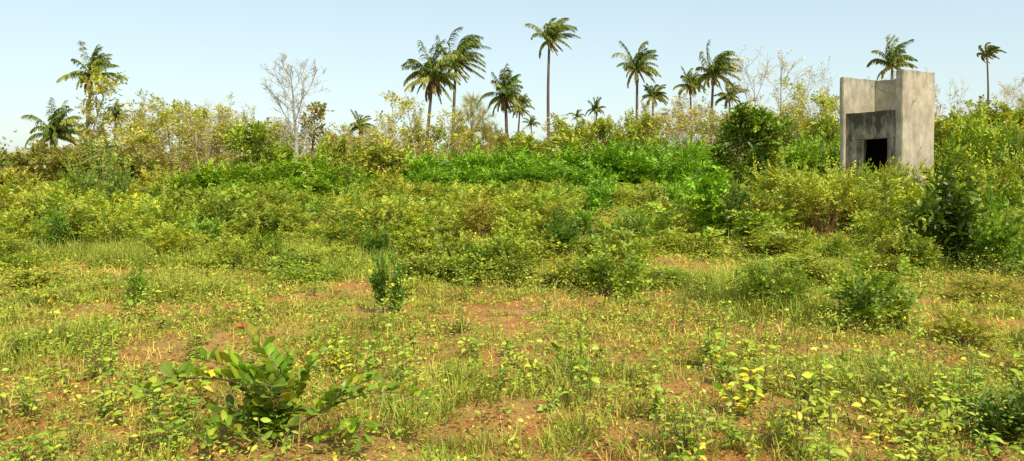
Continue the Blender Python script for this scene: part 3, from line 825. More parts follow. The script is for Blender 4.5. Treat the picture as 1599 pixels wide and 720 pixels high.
# ================================================================== BRIGHT GREEN THICKET (hedge rows)
rh = np.random.default_rng(31)
HB = []
for i in range(4):
    HB.append(plant('thicket_bush', 'x', 'bush', (0, 0, -20), shrub_parts(rh, 2.2, 1.5, 12, 6, SP_FERN, 4, BRIGHT, 1.2, spread=62, trop=-.25, jit=.3, r0=.03, low=.3), 'x'))
protos_used = set()
def put(protos, i, loc, rz, scale, tint, label, group):
    p = protos[i]
    if p.name not in protos_used:
        protos_used.add(p.name)
        p.location = loc; p.rotation_euler = (0, 0, rz); p.scale = (scale,) * 3 if np.isscalar(scale) else scale
        setcol(p, tint); p['label'] = label
        if group: p['group'] = group
        elif 'group' in p: del p['group']
        return p
    return dup(p, loc, rz, scale, tint, label, group)

def bush_px(protos, px, top, D, wpx, tint, label, group, rng, base_h, base_r):
    x = X_at(px, D); g = H(x, D)
    h = Z_at(top, D) - g; w = wpx / FPX * D / 2
    i = int(rng.integers(0, len(protos)))
    return put(protos, i, (x, D, g - .03), rng.uniform(0, 6.28), (w / base_r, w / base_r, h / base_h), tint, label, group)

def tint(rng, r=1., g=1., b=1., j=.10):
    v = rng.uniform(1 - j, 1 + j)
    return (r * v * rng.uniform(.95, 1.05), g * v, b * v * rng.uniform(.9, 1.1), 1)

gl = 'bright green feathery bush in the long middle row before the palm trunks'
for px, top, D, w in [(632, 262, 43, 70), (655, 250, 44, 78), (690, 246, 45, 80), (725, 243, 45, 80), (760, 243, 45, 78), (795, 241, 46, 80), (830, 242, 45, 78),
                      (868, 240, 46, 80), (905, 236, 46, 82), (940, 238, 45, 80), (975, 234, 46, 80), (1010, 226, 47, 84), (1045, 224, 47, 84), (1078, 232, 46, 72), (1100, 238, 45, 60),
                      (670, 268, 41, 70), (715, 264, 41.5, 70), (770, 262, 42, 70), (820, 262, 42, 70), (880, 256, 43, 72), (930, 256, 43, 70), (985, 250, 44, 74), (1040, 246, 44, 74), (1080, 250, 43.5, 64)]:
    bush_px(HB, px, top, D, w, tint(rh, .86, 1.02, .8), gl, 'bushes of the long middle row', rh, 2.2, 1.5)
gl = 'bright green feathery bush in the short row before the white trunk'
for px, top, D, w in [(285, 272, 35, 70), (322, 262, 36, 78), (362, 258, 36, 80), (402, 260, 36, 80), (440, 255, 37, 84), (480, 255, 37, 84), (516, 260, 36, 76), (548, 268, 36, 66),
                      (350, 284, 33.5, 62), (460, 280, 34, 66), (505, 282, 34, 64)]:
    bush_px(HB, px, top, D, w, tint(rh, .98, .98, .8), gl, 'bushes of the short left row', rh, 2.2, 1.5)
gl = 'bright green feathery bush in the row between the round tree and the concrete tower'
for px, top, D, w in [(1195, 236, 40, 60), (1228, 228, 42, 70), (1262, 224, 42, 74), (1296, 222, 41, 70), (1325, 226, 40, 50)]:
    bush_px(HB, px, top, D, w, tint(rh, 1.0, 1.0, .9), gl, 'bushes between round tree and tower', rh, 2.2, 1.5)
gl = 'green feathery bush in the row at the right edge behind the tower'
for px, top, D, w in [(1480, 214, 43, 70), (1515, 206, 44, 76), (1550, 204, 45, 80), (1585, 206, 45, 84), (1620, 208, 45, 80)]:
    bush_px(HB, px, top, D, w, tint(rh, 1.1, 1.0, .95), gl, 'bushes at the right edge', rh, 2.2, 1.5)
bush_px(HB, 1583, 222, 36, 40, (.5, .55, .7, 1), 'dark green bush standing out at the right edge of the view', None, rh, 2.2, 1.5)

# ================================================================== MID-FIELD SHRUBS
rm = np.random.default_rng(41)
SH = []       # olive / yellow small-leaved shrub, 1.2 m tall, .8 m radius
for i in range(6):
    SH.append(plant('field_shrub', 'x', 'shrub', (0, 0, -20),
        shrub_parts(rm, 1.2, .8, 12, 6, SP_FINE, 5, (OLIVE, OLIVE + BRIGHT[:2], OLIVE + YEL)[i % 3], (.9, 1.0, .8)[i % 3], spread=(58, 42, 50)[i % 3], trop=.25, r0=.012, low=.2, jit=.32), 'x'))
SM = []       # broader-leaved greener shrub
for i in range(4):
    SM.append(plant('leafy_shrub', 'x', 'shrub', (0, 0, -20),
        shrub_parts(rm, 1.2, .75, 9, 5, SP_MED, 5, ((.13, .19, .03), (.17, .22, .035), (.10, .15, .025)), 1.0, spread=52, trop=.25, r0=.013, low=.2), 'x'))
SD = []       # dark, glossy, upright
for i in range(2):
    SD.append(plant('dark_shrub', 'x', 'shrub', (0, 0, -20),
        shrub_parts(rm, 1.2, .7, 9, 5, SP_GLOSS, 4, DARK, .8, spread=38, trop=.3, r0=.014, low=.15), 'x', LEAF_GLOSSY))

def field_shrub(protos, px, base, hpx, wpx, tn, label, group=None):
    """a shrub whose foot stands where the picture row meets the ground"""
    d = ray(px, base); s = CAM_H / -d[2]
    D = s * d[1]
    for _ in range(4):
        x = X_at(px, D); g = H(x, D); s = (CAM_H - g) / -d[2]; D = s * d[1]
    x = X_at(px, D); g = H(x, D)
    h = hpx / FPX * D; w = wpx / FPX * D / 2
    i = int(rm.integers(0, len(protos)))
    return put(protos, i, (x, D, g - .02), rm.uniform(0, 6.28), (w / .75, w / .75, h / 1.2), tn, label, group)

named = [
 (SM, 940, 338, 56, 56, (.8, 1.25, .7, 1), 'vivid green shrub standing out just below the long hedge row'),
 (SM, 1070, 398, 36, 118, (1.25, 1.1, .8, 1), 'low spreading shrub beside the bare orange soil, right of centre'),
 (SM, 880, 402, 66, 70, (.42, .62, .5, 1), 'dark green shrub at the middle of the field'),
 (SM, 915, 384, 52, 60, (.75, 1.0, .7, 1), 'green shrub leaning on the dark shrub at the middle of the field'),
 (SM, 600, 488, 92, 56, (.42, .62, .5, 1), 'small dark green sapling alone in the grass left of centre'),
 (SM, 592, 410, 60, 60, (.65, .8, .7, 1), 'dark shaded shrub directly behind the lone dark sapling'),
 (SM, 320, 396, 50, 72, (1.0, 1.15, 1.5, 1), 'shrub with pale glinting leaves in the left field'),
 (SM, 84, 400, 66, 52, (.7, .85, .8, 1), 'dark green shrub in the left field below the short palm'),
 (SM, 205, 476, 60, 40, (.7, .9, .7, 1), 'dark leafy sapling in the grass of the left field'),
 (SM, 1360, 506, 92, 130, (.85, .95, .7, 1), 'bushy dark-bottomed shrub in front of the concrete tower'),
 (SH, 1215, 480, 84, 116, (.9, .95, .8, 1), 'round olive shrub left of the bushy dark-bottomed shrub'),
 (SM, 955, 464, 84, 104, (1.0, 1.05, .9, 1), 'olive shrub with a dark hollow at its foot, right of centre'),
 (SM, 1150, 376, 82, 50, (.5, .6, .6, 1), 'dark shrub right beside the tall leafy creeper plant'),
 (SH, 1510, 536, 62, 104, (1.05, 1.0, .8, 1), 'low yellow-green bush on orange soil near the right edge'),
 (SH, 750, 372, 66, 92, (1.1, .85, 1.0, 1), 'brownish olive shrub above the centre of the field'),
 (SM, 490, 352, 40, 60, (.8, 1.05, .8, 1), 'green shrub below the short hedge row'),
 (SM, 1060, 350, 60, 54, (.75, 1.1, .7, 1), 'green shrub left of the tall leafy creeper plant'),
 (SH, 1545, 470, 40, 130, (.9, .72, .8, 1), 'dry brownish low shrub at the foot of the glossy dark shrub'),
 (SM, 1566, 430, 120, 90, (.85, 1.05, .9, 1), 'green shrub right of the glossy dark shrub'),
]
for p, px, b, h, w, t_, lab in named: field_shrub(p, px, b, h, w, t_, lab)

# tall individual plants of the right half
def special(px, base, hpx, wpx, name, label, mat=None, **k):
    d = ray(px, base); D = CAM_H / -d[2] * d[1]
    x = X_at(px, D); g = H(x, D)
    return plant(name, label, 'shrub', (x, D, g - .03), shrub_parts(rm, hpx / FPX * D, wpx / FPX * D / 2, **k), None, mat)
special(1490, 424, 204, 70, 'glossy_shrub', 'tall dark glossy shrub in front of the right side of the concrete tower', LEAF_GLOSSY,
        nst=8, nsub=7, sprays=SP_GLOSS, per=3, cols=((.035, .065, .010), (.05, .085, .012), (.028, .05, .009), (.07, .11, .016)), scl=.95, spread=24, trop=.25, r0=.018, low=.22, sub=.3)
special(1476, 398, 150, 100, 'young_shrub', 'yellow-green young shrub growing up through the tall dark glossy shrub',
        nst=6, nsub=6, sprays=SP_MED, per=5, cols=((.24, .28, .035), (.2, .25, .03)), scl=1.0, spread=35, trop=.3, r0=.012, low=.5, sub=.35)
special(1522, 400, 222, 34, 'tall_sapling', 'tallest thin sapling rising above the glossy dark shrub',
        nst=2, nsub=12, sprays=SP_GLOSS, per=3, cols=((.10, .16, .025), (.16, .2, .03)), scl=.8, spread=8, trop=.3, r0=.016, low=.35, sub=.10)
special(1108, 372, 116, 62, 'creeper_plant', 'tall bright leafy creeper plant right of the field centre',
        nst=6, nsub=6, sprays=SP_BIG, per=4, cols=((.14, .27, .025), (.18, .31, .03), (.11, .21, .02)), scl=1.0, spread=24, trop=.2, r0=.013, low=.12, sub=.28)
special(1292, 372, 112, 150, 'feathery_shrub', 'tall feathery shrub with reddish bare stems before the tower',
        nst=13, nsub=7, sprays=SP_FINE, per=5, cols=((.19, .23, .035), (.24, .26, .04)), scl=1.0, spread=46, trop=.2, r0=.018, low=.45, bark=(.24, .12, .06))
special(1372, 400, 170, 64, 'feathery_shrub', 'slim feathery shrub reaching across the doorway of the tower',
        nst=5, nsub=8, sprays=SP_FINE, per=5, cols=((.17, .22, .03), (.22, .26, .035)), scl=1.0, spread=40, trop=.3, r0=.014, low=.35, sub=.35)
special(1160, 345, 60, 70, 'feathery_shrub', 'yellow-tipped feathery shrub under the dense round tree',
        nst=9, nsub=6, sprays=SP_FINE, per=5, cols=YEL, scl=1.0, spread=50, trop=.2, r0=.014, low=.3)

for px, base, hpx, w, tn, lab in [
        (1322, 352, 96, 96, (1.05, 1.05, .8, 1), 'tall yellow-green shrub hiding the left foot of the concrete tower'),
        (1358, 362, 96, 84, (1.0, 1.0, .8, 1), 'tall shrub growing before the doorway of the concrete tower'),
        (1400, 358, 100, 90, (1.05, 1.05, .8, 1), 'tall shrub hiding the near corner foot of the concrete tower'),
        (1440, 352, 96, 80, (1.1, 1.1, .8, 1), 'tall yellow shrub hiding the right foot of the concrete tower'),
        (1250, 352, 96, 110, (1.1, 1.05, .8, 1), 'tall yellow-green shrub left of the reddish-stemmed feathery shrub'),
        (1205, 348, 84, 90, (1.1, 1.0, .8, 1), 'tall yellow-tipped shrub right below the dense round tree'),
        (1550, 356, 110, 100, (1.1, 1.1, .8, 1), 'tall yellow-green shrub right of the thin tall sapling'),
        (1600, 350, 110, 90, (1.0, 1.05, .8, 1), 'tall yellow-green shrub cut by the right edge of the view')]:
    field_shrub(SH, px, base, hpx, w, tn, lab)

for px, base, hpx, w, tn, lab in [
        (30, 342, 72, 80, (1.0, .95, .9, 1), 'tall olive shrub at the left edge before the dark olive bushy trees'),
        (128, 346, 88, 62, (.75, .85, .9, 1), 'tall dull green shrub below the trunk of the tall left palm'),
        (176, 344, 100, 56, (.7, .85, 1.1, 1), 'tall blue-green shrub right below the drooping tree at left'),
        (238, 340, 74, 76, (1.15, .95, .8, 1), 'tall yellowish shrub at the left end of the short bright green row'),
        (610, 336, 66, 84, (1.1, 1.0, .85, 1), 'tall yellow-green shrub at the right end of the short bright green row'),
        (690, 338, 48, 80, (1.12, 1.0, .85, 1), 'yellow-green shrub before the left end of the long green row')]:
    field_shrub(SH, px, base, hpx, w, tn, lab)

# filler shrubs of the belt, each a plant of its own
ZONES = [(-99, 330, 'left', 'in the left field below the short palm and broad yellow tree'),
         (330, 640, 'left centre', 'below the short hedge row of the left centre'),
         (640, 1000, 'centre', 'below the long hedge row at the centre'),
         (1000, 1250, 'right centre', 'around the creeper plant below the round tree'),
         (1250, 1760, 'right', 'around the foot of the concrete tower')]
def px_of(x, y, z):
    yy = y; zz = z - CAM_H
    f = yy * math.cos(PITCH) - zz * math.sin(PITCH); u = yy * math.sin(PITCH) + zz * math.cos(PITCH)
    return 799.5 + FPX * x / f, 360 - FPX * u / f
CLEAR = [(1085, 425, 90, 22), (1540, 545, 90, 40), (1460, 470, 60, 24), (790, 505, 60, 16), (560, 455, 60, 14), (60, 500, 60, 20), (1330, 560, 120, 20)]
KEEP_OPEN = [(q[1], q[2], q[4]) for q in named] + [(1108, 372, 62), (1150, 376, 50), (1490, 424, 88), (1292, 372, 120)]
n_f = 0; tries = 0; placed = []
while n_f < 480 and tries < 12000:
    tries += 1
    D = 1 / rm.uniform(1 / 42, 1 / 10.2) if rm.random() < .6 else rm.uniform(15, 41); px = rm.uniform(-60, 1660)
    x = X_at(px, D, .5); g = H(x, D); ppx, ppy = px_of(x, D, g)
    edge = 395 + 30 * float(noise(ppx, 0, 160, 9)) - 25 * (ppx < 560) + (45 if ppx > 1180 else 0)   # lower front edge of the belt
    if ppy > edge + 130 or (ppy > edge and rm.random() > .8 * (1 - (ppy - edge) / 130) ** 1.3): continue
    if any(abs(ppx - a) < c and abs(ppy - b) < e for a, b, c, e in CLEAR): continue
    h = rm.uniform(.55, 1.3) * float(1 - .66 * sstep(335, 455, ppy)); w = rm.uniform(.5, 1.0) * float(1 - .45 * sstep(335, 455, ppy))
    kk = 34 if ppx < 250 else 42 if ppx < 590 else 31 if ppx < 1110 else 8
    h = max(.22, min(h, (1.65 - g - D * kk / 1208) * (rm.uniform(.55, 1.6) if ppx < 590 else rm.uniform(.6, 1.3))))
    if any((x - a) ** 2 + (D - b) ** 2 < (.45 * (w + c)) ** 2 for a, b, c in placed): continue
    if 20.5 < D < 27.5 and 10.0 < x < 14.5: continue
    if any(abs(ppx - a) < .45 * w_ + 10 and b - 6 < ppy < b + 42 for a, b, w_ in KEEP_OPEN): continue
    if 1430 < ppx < 1550 and 372 < ppy < 470: continue
    placed.append((x, D, w)); n_f += 1
    z = next(z for z in ZONES if z[0] <= ppx < z[1])
    q = rm.random()
    greener = float(noise(x, D, 6, 17))
    if q < .66 - .25 * (greener > .6):
        P_, kind = SH, 'small-leaved yellow-olive shrub'
        tn = tint(rm, rm.uniform(.92, 1.1), 1.05, .85, .17)
    else:
        P_, kind = SM, 'leafy green shrub'
        tn = tint(rm, rm.uniform(.9, 1.3), rm.uniform(.9, 1.1), .9, .2)
    put(P_, int(rm.integers(0, len(P_))), (x, D, g - .02), rm.uniform(0, 6.28), (w / .78, w / .78, h / 1.2), tn,
        kind + ' ' + z[3], kind + 's, ' + z[2])

# ================================================================== FOREGROUND HERBS
rb_ = np.random.default_rng(51)
HERB_C = ((.21, .26, .045), (.17, .23, .035), (.26, .29, .055), (.13, .19, .03))
def herb_parts(rng, ht, nst, nl, L, Wd, cols, yellow=.06):
    W = MB(); Lf = MB()
    lv = [leaf_full(1, Wd / L, .22, .3, .1, 5), leaf_full(1, Wd / L * 1.15, .12, .55, .2, 5), leaf_full(1, Wd / L * .9, .3, .1, 0, 5)]
    for s in range(nst):
        az = rng.uniform(0, 6.28); lean = rng.uniform(.1, .7) if nst > 1 else .15
        hh = ht * rng.uniform(.6, 1.05)
        p = bend_path(rng, (0, 0, -.02), unit(np.array([math.cos(az) * lean, math.sin(az) * lean, 1])), hh, 6, .2, .22)
        W.tube(p, np.linspace(.005, .002, 7), 4, (.2, .17, .06))
        P = []; D = []; S = []
        n = nl
        for i in range(n):
            u = .25 + .75 * (i + .5) / n
            q, d = along(p, min(u, .995))
            a = (i // 2) * 1.57 + (i % 2) * math.pi + rng.normal(0, .4)
            dv = np.array([math.cos(a), math.sin(a), rng.uniform(-.1, .75)])
            P.append(q + unit(dv) * .015); D.append(dv); S.append(L * rng.uniform(.55, 1.15) * (1.1 - .45 * abs(u - .55)))
        P = np.array(P); D = np.array(D); S = np.array(S)
        c = pick(rng, cols, n, .18)
        yl = rng.random(n) < yellow
        c[yl] = np.array([.42, .34, .04]) * rng.uniform(.8, 1.1, (yl.sum(), 1))
        k = rng.integers(0, 3, n)
        for j in range(3):
            m = k == j
            if m.any(): Lf.inst(lv[j], frames(D[m], None, rng, .35) * S[m][:, None, None], P[m], c[m])
    return W, Lf
HP = []
for i in range(8):
    y = .03 if i < 6 else .4
    HP.append(plant('broadleaf_herb', 'x', 'herb', (0, 0, -20), herb_parts(rb_, (.32, .42, .28, .50, .36, .25, .30, .38)[i], (3, 4, 3, 2, 5, 4, 3, 4)[i], (12, 12, 10, 14, 10, 9, 10, 11)[i], (.075, .065, .085, .07, .055, .06, .07, .08)[i],
        (.034, .03, .042, .034, .024, .026, .036, .04)[i], HERB_C, y), 'x', LEAF))
ZH = [(-999, 330, 'left', 'left of the big-leaved shrub'), (330, 700, 'shrub', 'around the big-leaved shrub'), (700, 1150, 'centre', 'on the open middle ground right of the big-leaved shrub'), (1150, 1999, 'right', 'on the orange soil at the right front')]
n_h = 0; pl = []
while n_h < 298:
    D = math.sqrt(rb_.uniform(3.9 ** 2, 11.0 ** 2)); 
    if rb_.random() < .35: D = rb_.uniform(3.9, 6.5)
    px = rb_.uniform(-80, 1680); x = X_at(px, D, 0); g = H(x, D); ppx, ppy = px_of(x, D, g)
    if any(abs(ppx - a) < c * .8 and abs(ppy - b) < e for a, b, c, e in CLEAR): continue
    if float(noise(x, D, 1.1, 23)) < .34: continue
    if 330 < ppx < 500 and ppy > 640 and rb_.random() < .8: continue
    n_h += 1
    z = next(z for z in ZH if z[0] <= ppx < z[1])
    i = int(rb_.integers(0, 6)) if rb_.random() > (.10 if ppx < 750 else .02) else int(rb_.integers(6, 8))
    kind = 'low light green broad-leaved herb ' if i < 6 else 'low herb with bright yellow leaves '
    s = rb_.uniform(.55, 1.1)
    put(HP, i, (x, D, g - .01), rb_.uniform(0, 6.28), (s, s, s * rb_.uniform(.8, 1.2)), tint(rb_, rb_.uniform(.8, 1.12), 1.0, 1.0, .18), kind + z[3], kind.strip() + 's, ' + z[2])

# the big-leaved shrub in the foreground
def hero():
    rng = np.random.default_rng(61)
    D0 = 4.45
    def pt(px, py, D): return np.array([X_at(px, D, Z_at(py, D)), D, Z_at(py, D)])
    base = np.array([X_at(425, D0, 0), D0, H(X_at(425, D0, 0), D0)])
    t = thing('big_leaved_shrub', 'young shrub with big rounded leaves on long arching branches in the foreground', 'shrub', base)
    W = MB(); Lf = MB()
    lv = [leaf_full(1, .60, .14, .22, .25, 7, .2), leaf_full(1, .64, .22, .1, .3, 7, .2), leaf_full(1, .54, .1, .42, .2, 7, .2)]
    G = np.array([(.10, .175, .024), (.14, .21, .03), (.075, .135, .02), (.19, .24, .035)])
    def smooth(pts, n=14):
        pts = np.array(pts); m = len(pts); out = []
        for s in np.linspace(0, m - 1, n):
            i = min(int(s), m - 2); f = s - i
            p0 = pts[max(i - 1, 0)]; p1 = pts[i]; p2 = pts[i + 1]; p3 = pts[min(i + 2, m - 1)]
            out.append(.5 * ((2 * p1) + (p2 - p0) * f + (2 * p0 - 5 * p1 + 4 * p2 - p3) * f * f + (3 * p1 - p0 - 3 * p2 + p3) * f ** 3))
        return np.array(out)
    def branch(pix, r, nl, L, t0=.25, cols=G, upright=.5, tipbrown=False, gap=0):
        pts = smooth(pix) - base
        W.tube(pts, np.linspace(r, r * .35, len(pts)), 6, (.22, .14, .07))
        nl = int(nl * 1.6); L *= 1.08; P = []; Dv = []; S = []; N = []
        for i in range(nl):
            u = t0 + (1 - t0) * (i + .5) / nl
            p, d = along(pts, min(u, .995))
            sd_ = 1 if i % 2 else -1
            h = unit(np.cross(d, np.array([0, 0, 1.])) + 1e-6) * sd_
            v = unit(h * rng.uniform(.6, 1.) + d * rng.uniform(.15, .6) + np.array([0, 0, upright * rng.uniform(.2, 1.4)]))
            P.append(p + v * .02); Dv.append(v); S.append(L * rng.uniform(.72, 1.15) * (1.0 if u < .9 else .7))
            W.tube(np.array([p, p + v * .012, p + v * .03]), .0022, 4, (.28, .26, .08))
        p, d = along(pts, .995); P.append(p); Dv.append(d); S.append(L * .7)
        P = np.array(P); Dv = np.array(Dv); S = np.array(S); n = len(P)
        c = pick(rng, cols, n, .3); ob = rng.random(n) < .06; c[ob] = c[ob] * .5 + np.array([.12, .09, .02])
        if tipbrown: c[-5:] = np.array([.20, .10, .04]) * rng.uniform(.7, 1.2, (5, 1))
        ye = rng.random(n) < .012; c[ye] = (.55, .40, .06)
        k = rng.integers(0, 3, n)
        for j in range(3):
            m = k == j
            if m.any(): Lf.inst(lv[j], frames(Dv[m], None, rng, .55) * S[m][:, None, None], P[m], c[m])
    b0 = tuple(base)
    B = lambda px, py, D: (px, py, D)
    branch([base, pt(412, 660, 4.4), pt(392, 612, 4.35), pt(345, 592, 4.3), pt(270, 595, 4.25), pt(214, 622, 4.2)], .008, 34, .088, .3, upright=.9)
    branch([base, pt(420, 650, 4.5), pt(410, 600, 4.5), pt(372, 578, 4.45), pt(318, 562, 4.4)], .007, 18, .095, .45, upright=1.1)
    branch([base, pt(440, 640, 4.5), pt(440, 595, 4.5), pt(412, 550, 4.55), pt(378, 512, 4.55)], .008, 22, .09, .4, tipbrown=True, upright=.6)
    branch([base, pt(470, 660, 4.4), pt(505, 640, 4.35), pt(535, 612, 4.3), pt(580, 592, 4.25)], .008, 28, .092, .3, upright=.6)
    branch([base, pt(490, 650, 4.5), pt(545, 622, 4.5), pt(610, 612, 4.45), pt(668, 628, 4.4)], .007, 26, .085, .35, upright=.7)
    branch([base, pt(455, 640, 4.6), pt(472, 600, 4.65), pt(486, 570, 4.65)], .007, 16, .09, .3, upright=.9)
    branch([base, pt(500, 690, 4.3), pt(560, 660, 4.25), pt(560, 688, 4.2)], .006, 18, .085, .3)
    branch([base, pt(390, 690, 4.3), pt(345, 662, 4.25), pt(318, 690, 4.2)], .006, 18, .085, .25)
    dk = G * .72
    for i in range(18):
        a = rng.uniform(0, 6.28); rr = rng.uniform(.06, .40); hh = rng.uniform(.10, .42)
        e = base + np.array([math.cos(a) * rr, math.sin(a) * rr * .8, hh])
        m_ = base + np.array([math.cos(a) * rr * .35, math.sin(a) * rr * .35, hh * .6])
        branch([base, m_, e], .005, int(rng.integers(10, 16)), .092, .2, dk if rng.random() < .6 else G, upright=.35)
    W.build('stem', BARK, t); Lf.build('foliage', LEAF_GLOSSY, t)
hero()

# dark sapling throwing its shadow at the right front edge, and bare stalks
def small_sapling(px, base, hpx, label, cols, nl=14, L=.06, name='dark_sapling'):
    d = ray(px, base); D = CAM_H / -d[2] * d[1]; x = X_at(px, D, 0); g = H(x, D)
    plant(name, label, 'sapling', (x, D, g - .01), herb_parts(rb_, hpx / FPX * D, 1, nl, L, L * .55, cols, 0), None, LEAF_GLOSSY)
small_sapling(1585, 655, 75, 'thin dark-leaved sapling at the right edge of the foreground', DARK, 12, .07)
small_sapling(1328, 668, 110, 'thin upright sapling with dark leaves in the right foreground', ((.12, .17, .03), (.16, .2, .04)), 10, .065)
small_sapling(1412, 590, 80, 'slender pale green sapling on orange soil right of centre front', ((.2, .26, .05), (.28, .3, .07)), 14, .06)
small_sapling(1046, 660, 60, 'single small sapling on bare soil at centre front', ((.2, .27, .05), (.27, .31, .06)), 8, .08)
def dark_bush():
    D = 4.6; x = X_at(1592, D, 0); g = H(x, D)
    plant('dark_bush', 'dark shadowed weed clump in the lower right corner', 'weed', (x, D, g - .02),
          shrub_parts(rb_, .24, .22, 10, 5, SP_FINE, 4, DARK, .55, spread=70, r0=.005), None, LEAF)
dark_bush()
rk = np.random.default_rng(71)
def stalk(px, base, hpx, label):
    d = ray(px, base); D = CAM_H / -d[2] * d[1]; x = X_at(px, D, 0); g = H(x, D)
    W = MB(); h = hpx / FPX * D
    p = bend_path(rk, (0, 0, -.03), unit(np.array([rk.normal(0, .12), 0, 1])), h, 8, .05, .10)
    W.tube(p, np.linspace(.008, .003, 9), 5, (.16, .09, .05))
    for i in range(4):
        q, dd = along(p, rk.uniform(.35, .95)); b = bend_path(rk, q, side_dir(rk, dd, R(45)), h * rk.uniform(.1, .25), 3, .1, .2)
        W.tube(b, np.linspace(.004, .0015, 4), 4, (.16, .09, .05))
    o = W.build('bare_stalk', BARK); o.location = (x, D, g)
    tag(o, label, 'stalk')
stalk(1066, 524, 66, 'dry upright stalk, the leftmost on the open ground right of centre')
stalk(1062, 520, 40, 'short dry stalk leaning next to a taller upright one')
stalk(905, 690, 70, 'dry stalk beside the fallen pale stick at centre front')
stalk(1258, 705, 90, 'reddish dry stalk among herbs in the right foreground')
stalk(160, 600, 60, 'dry stalk among yellow-green weeds at left front')
def stick(px, py, Lpx, ang, label, col=(.5, .4, .28)):
    d = ray(px, py); D = CAM_H / -d[2] * d[1]; x = X_at(px, D, 0)
    L = Lpx / FPX * D; W = MB()
    u = np.linspace(-.5, .5, 8)
    xs = u * L * math.cos(ang); ys = u * L * math.sin(ang)
    zs = hgt(x + xs, D + ys) - H(x, D) + .015 + rk.normal(0, .004, 8)
    W.tube(np.stack([xs, ys + rk.normal(0, .012, 8), zs], 1), np.linspace(.011, .005, 8), 6, col)
    o = W.build('dry_stick', BARK); o.location = (x, D, H(x, D)); tag(o, label, 'stick')
stick(940, 611, 62, .15, 'pale dry stick lying on soil at centre front', (.6, .5, .36))
stick(880, 705, 120, .9, 'long thin brown branch lying at the bottom centre', (.3, .2, .12))
stick(670, 645, 50, -.3, 'brown stick lying on soil right of the big-leaved shrub', (.38, .26, .15))
stick(1100, 575, 34, .8, 'short stick lying in litter right of centre', (.5, .4, .3))
stick(1560, 525, 80, -.1, 'grey dry branch lying near the right edge', (.45, .36, .26))

# ================================================================== GRASS, UNDERGROWTH, LITTER
rg = np.random.default_rng(81)
def scatter(n, d0, d1, power=2., marg=1.25):
    D = (rg.uniform(d0 ** power, d1 ** power, n)) ** (1 / power)
    x = rg.uniform(-.5, .5, n) * 1.33 * D * marg
    return x, D
BARE_SPOTS = [(1050, 622, 120, 20), (1120, 588, 70, 14), (1205, 648, 70, 16), (1350, 660, 70, 18), (1450, 596, 80, 18), (955, 560, 60, 12), (655, 642, 40, 8),
              (1560, 600, 70, 20), (880, 655, 80, 16), (1300, 590, 60, 12), (1180, 520, 60, 12), (700, 500, 60, 10), (430, 470, 50, 10), (560, 560, 50, 10), (1000, 690, 70, 16), (1250, 700, 60, 14)]
def soilmask(x, D):
    """1 where the ground is bare"""
    pp = 799.5 + FPX * x / (D * math.cos(PITCH) + CAM_H * math.sin(PITCH)); py = 258 + FPX * CAM_H / D
    n = .45 * noise(x, D, 1.2, 31) + .55 * noise(x, D, .42, 32)
    thr = .23 + .10 * sstep(500, 1000, pp) * sstep(10.5, 7, D) + .05 * sstep(1250, 1500, pp) * (D < 11)
    m = sstep(thr + .05, thr - .05, n) * (1 - .9 * np.exp(-((pp - 770) / 110) ** 2 - ((py - 680) / 60) ** 2))
    for a, b, c, e in CLEAR + BARE_SPOTS:
        r = ((pp - a) / c) ** 2 + ((py - b) / e) ** 2
        m = np.maximum(m, np.exp(-r * 1.2) * 1.1 * (n < .56))
    return m
HX, HY = X_at(425, 4.45, 0), 4.45
def blades(M, x, D, nb, h, w, cols, lean=.5, rad=.07):
    """tufts of nb curved blades"""
    z = hgt(x, D); k = len(x)
    X = np.repeat(x, nb); Y = np.repeat(D, nb); Z = np.repeat(z, nb); hh = np.repeat(h, nb) * rg.uniform(.5, 1.15, k * nb)
    ww = np.repeat(np.broadcast_to(w, (k,)), nb)
    az = rg.uniform(0, 6.28, k * nb); ln = rg.uniform(.05, lean, k * nb) ** 1.0
    ox = np.cos(az) * rad * rg.random(k * nb); oy = np.sin(az) * rad * rg.random(k * nb)
    P0 = np.stack([X + ox, Y + oy, Z - .01], 1)
    d1 = unit(np.stack([np.cos(az) * ln, np.sin(az) * ln, np.ones(k * nb)], 1))
    P1 = P0 + d1 * hh[:, None] * .55
    d2 = unit(d1 + np.stack([np.cos(az) * ln * 1.4, np.sin(az) * ln * 1.4, -.6 * ln], 1))
    P2 = P1 + d2 * hh[:, None] * .5
    ra = az + 1.57 + rg.normal(0, .5, k * nb)
    s = np.stack([np.cos(ra), np.sin(ra), np.zeros(k * nb)], 1) * ww[:, None] * .5
    V = np.stack([P0 - s, P0 + s, P1 - s * .8, P1 + s * .8, P2 - s * .12, P2 + s * .12], 1)
    F = np.array([[0, 1, 3, 2], [2, 3, 5, 4]])
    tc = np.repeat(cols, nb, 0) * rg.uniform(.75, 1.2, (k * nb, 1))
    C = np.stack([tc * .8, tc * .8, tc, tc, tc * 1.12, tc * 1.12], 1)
    M.add(V.reshape(-1, 3), (F[None] + (np.arange(k * nb) * 6)[:, None, None]).reshape(-1, 4), np.clip(C, 0, 1).reshape(-1, 3))
GC = ((.19, .24, .055), (.24, .265, .065), (.30, .285, .09), (.155, .215, .045), (.22, .26, .06))
STRAW = ((.50, .38, .18), (.44, .33, .15), (.56, .43, .22))
g = MB()
x, D = scatter(38000, 3.3, 16)
keep = (rg.random(len(x)) > soilmask(x, D) * .93) & (noise(x, D, .8, 41) > .25) & ((x - HX) ** 2 + (D - HY + .25) ** 2 > .45 ** 2)
x = x[keep]; D = D[keep]
tall = sstep(.45, .75, noise(x, D, 1.4, 42))
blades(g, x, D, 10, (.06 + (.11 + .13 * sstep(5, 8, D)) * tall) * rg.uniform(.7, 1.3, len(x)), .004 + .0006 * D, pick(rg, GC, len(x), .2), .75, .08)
x, D = scatter(4600, 3.3, 16)
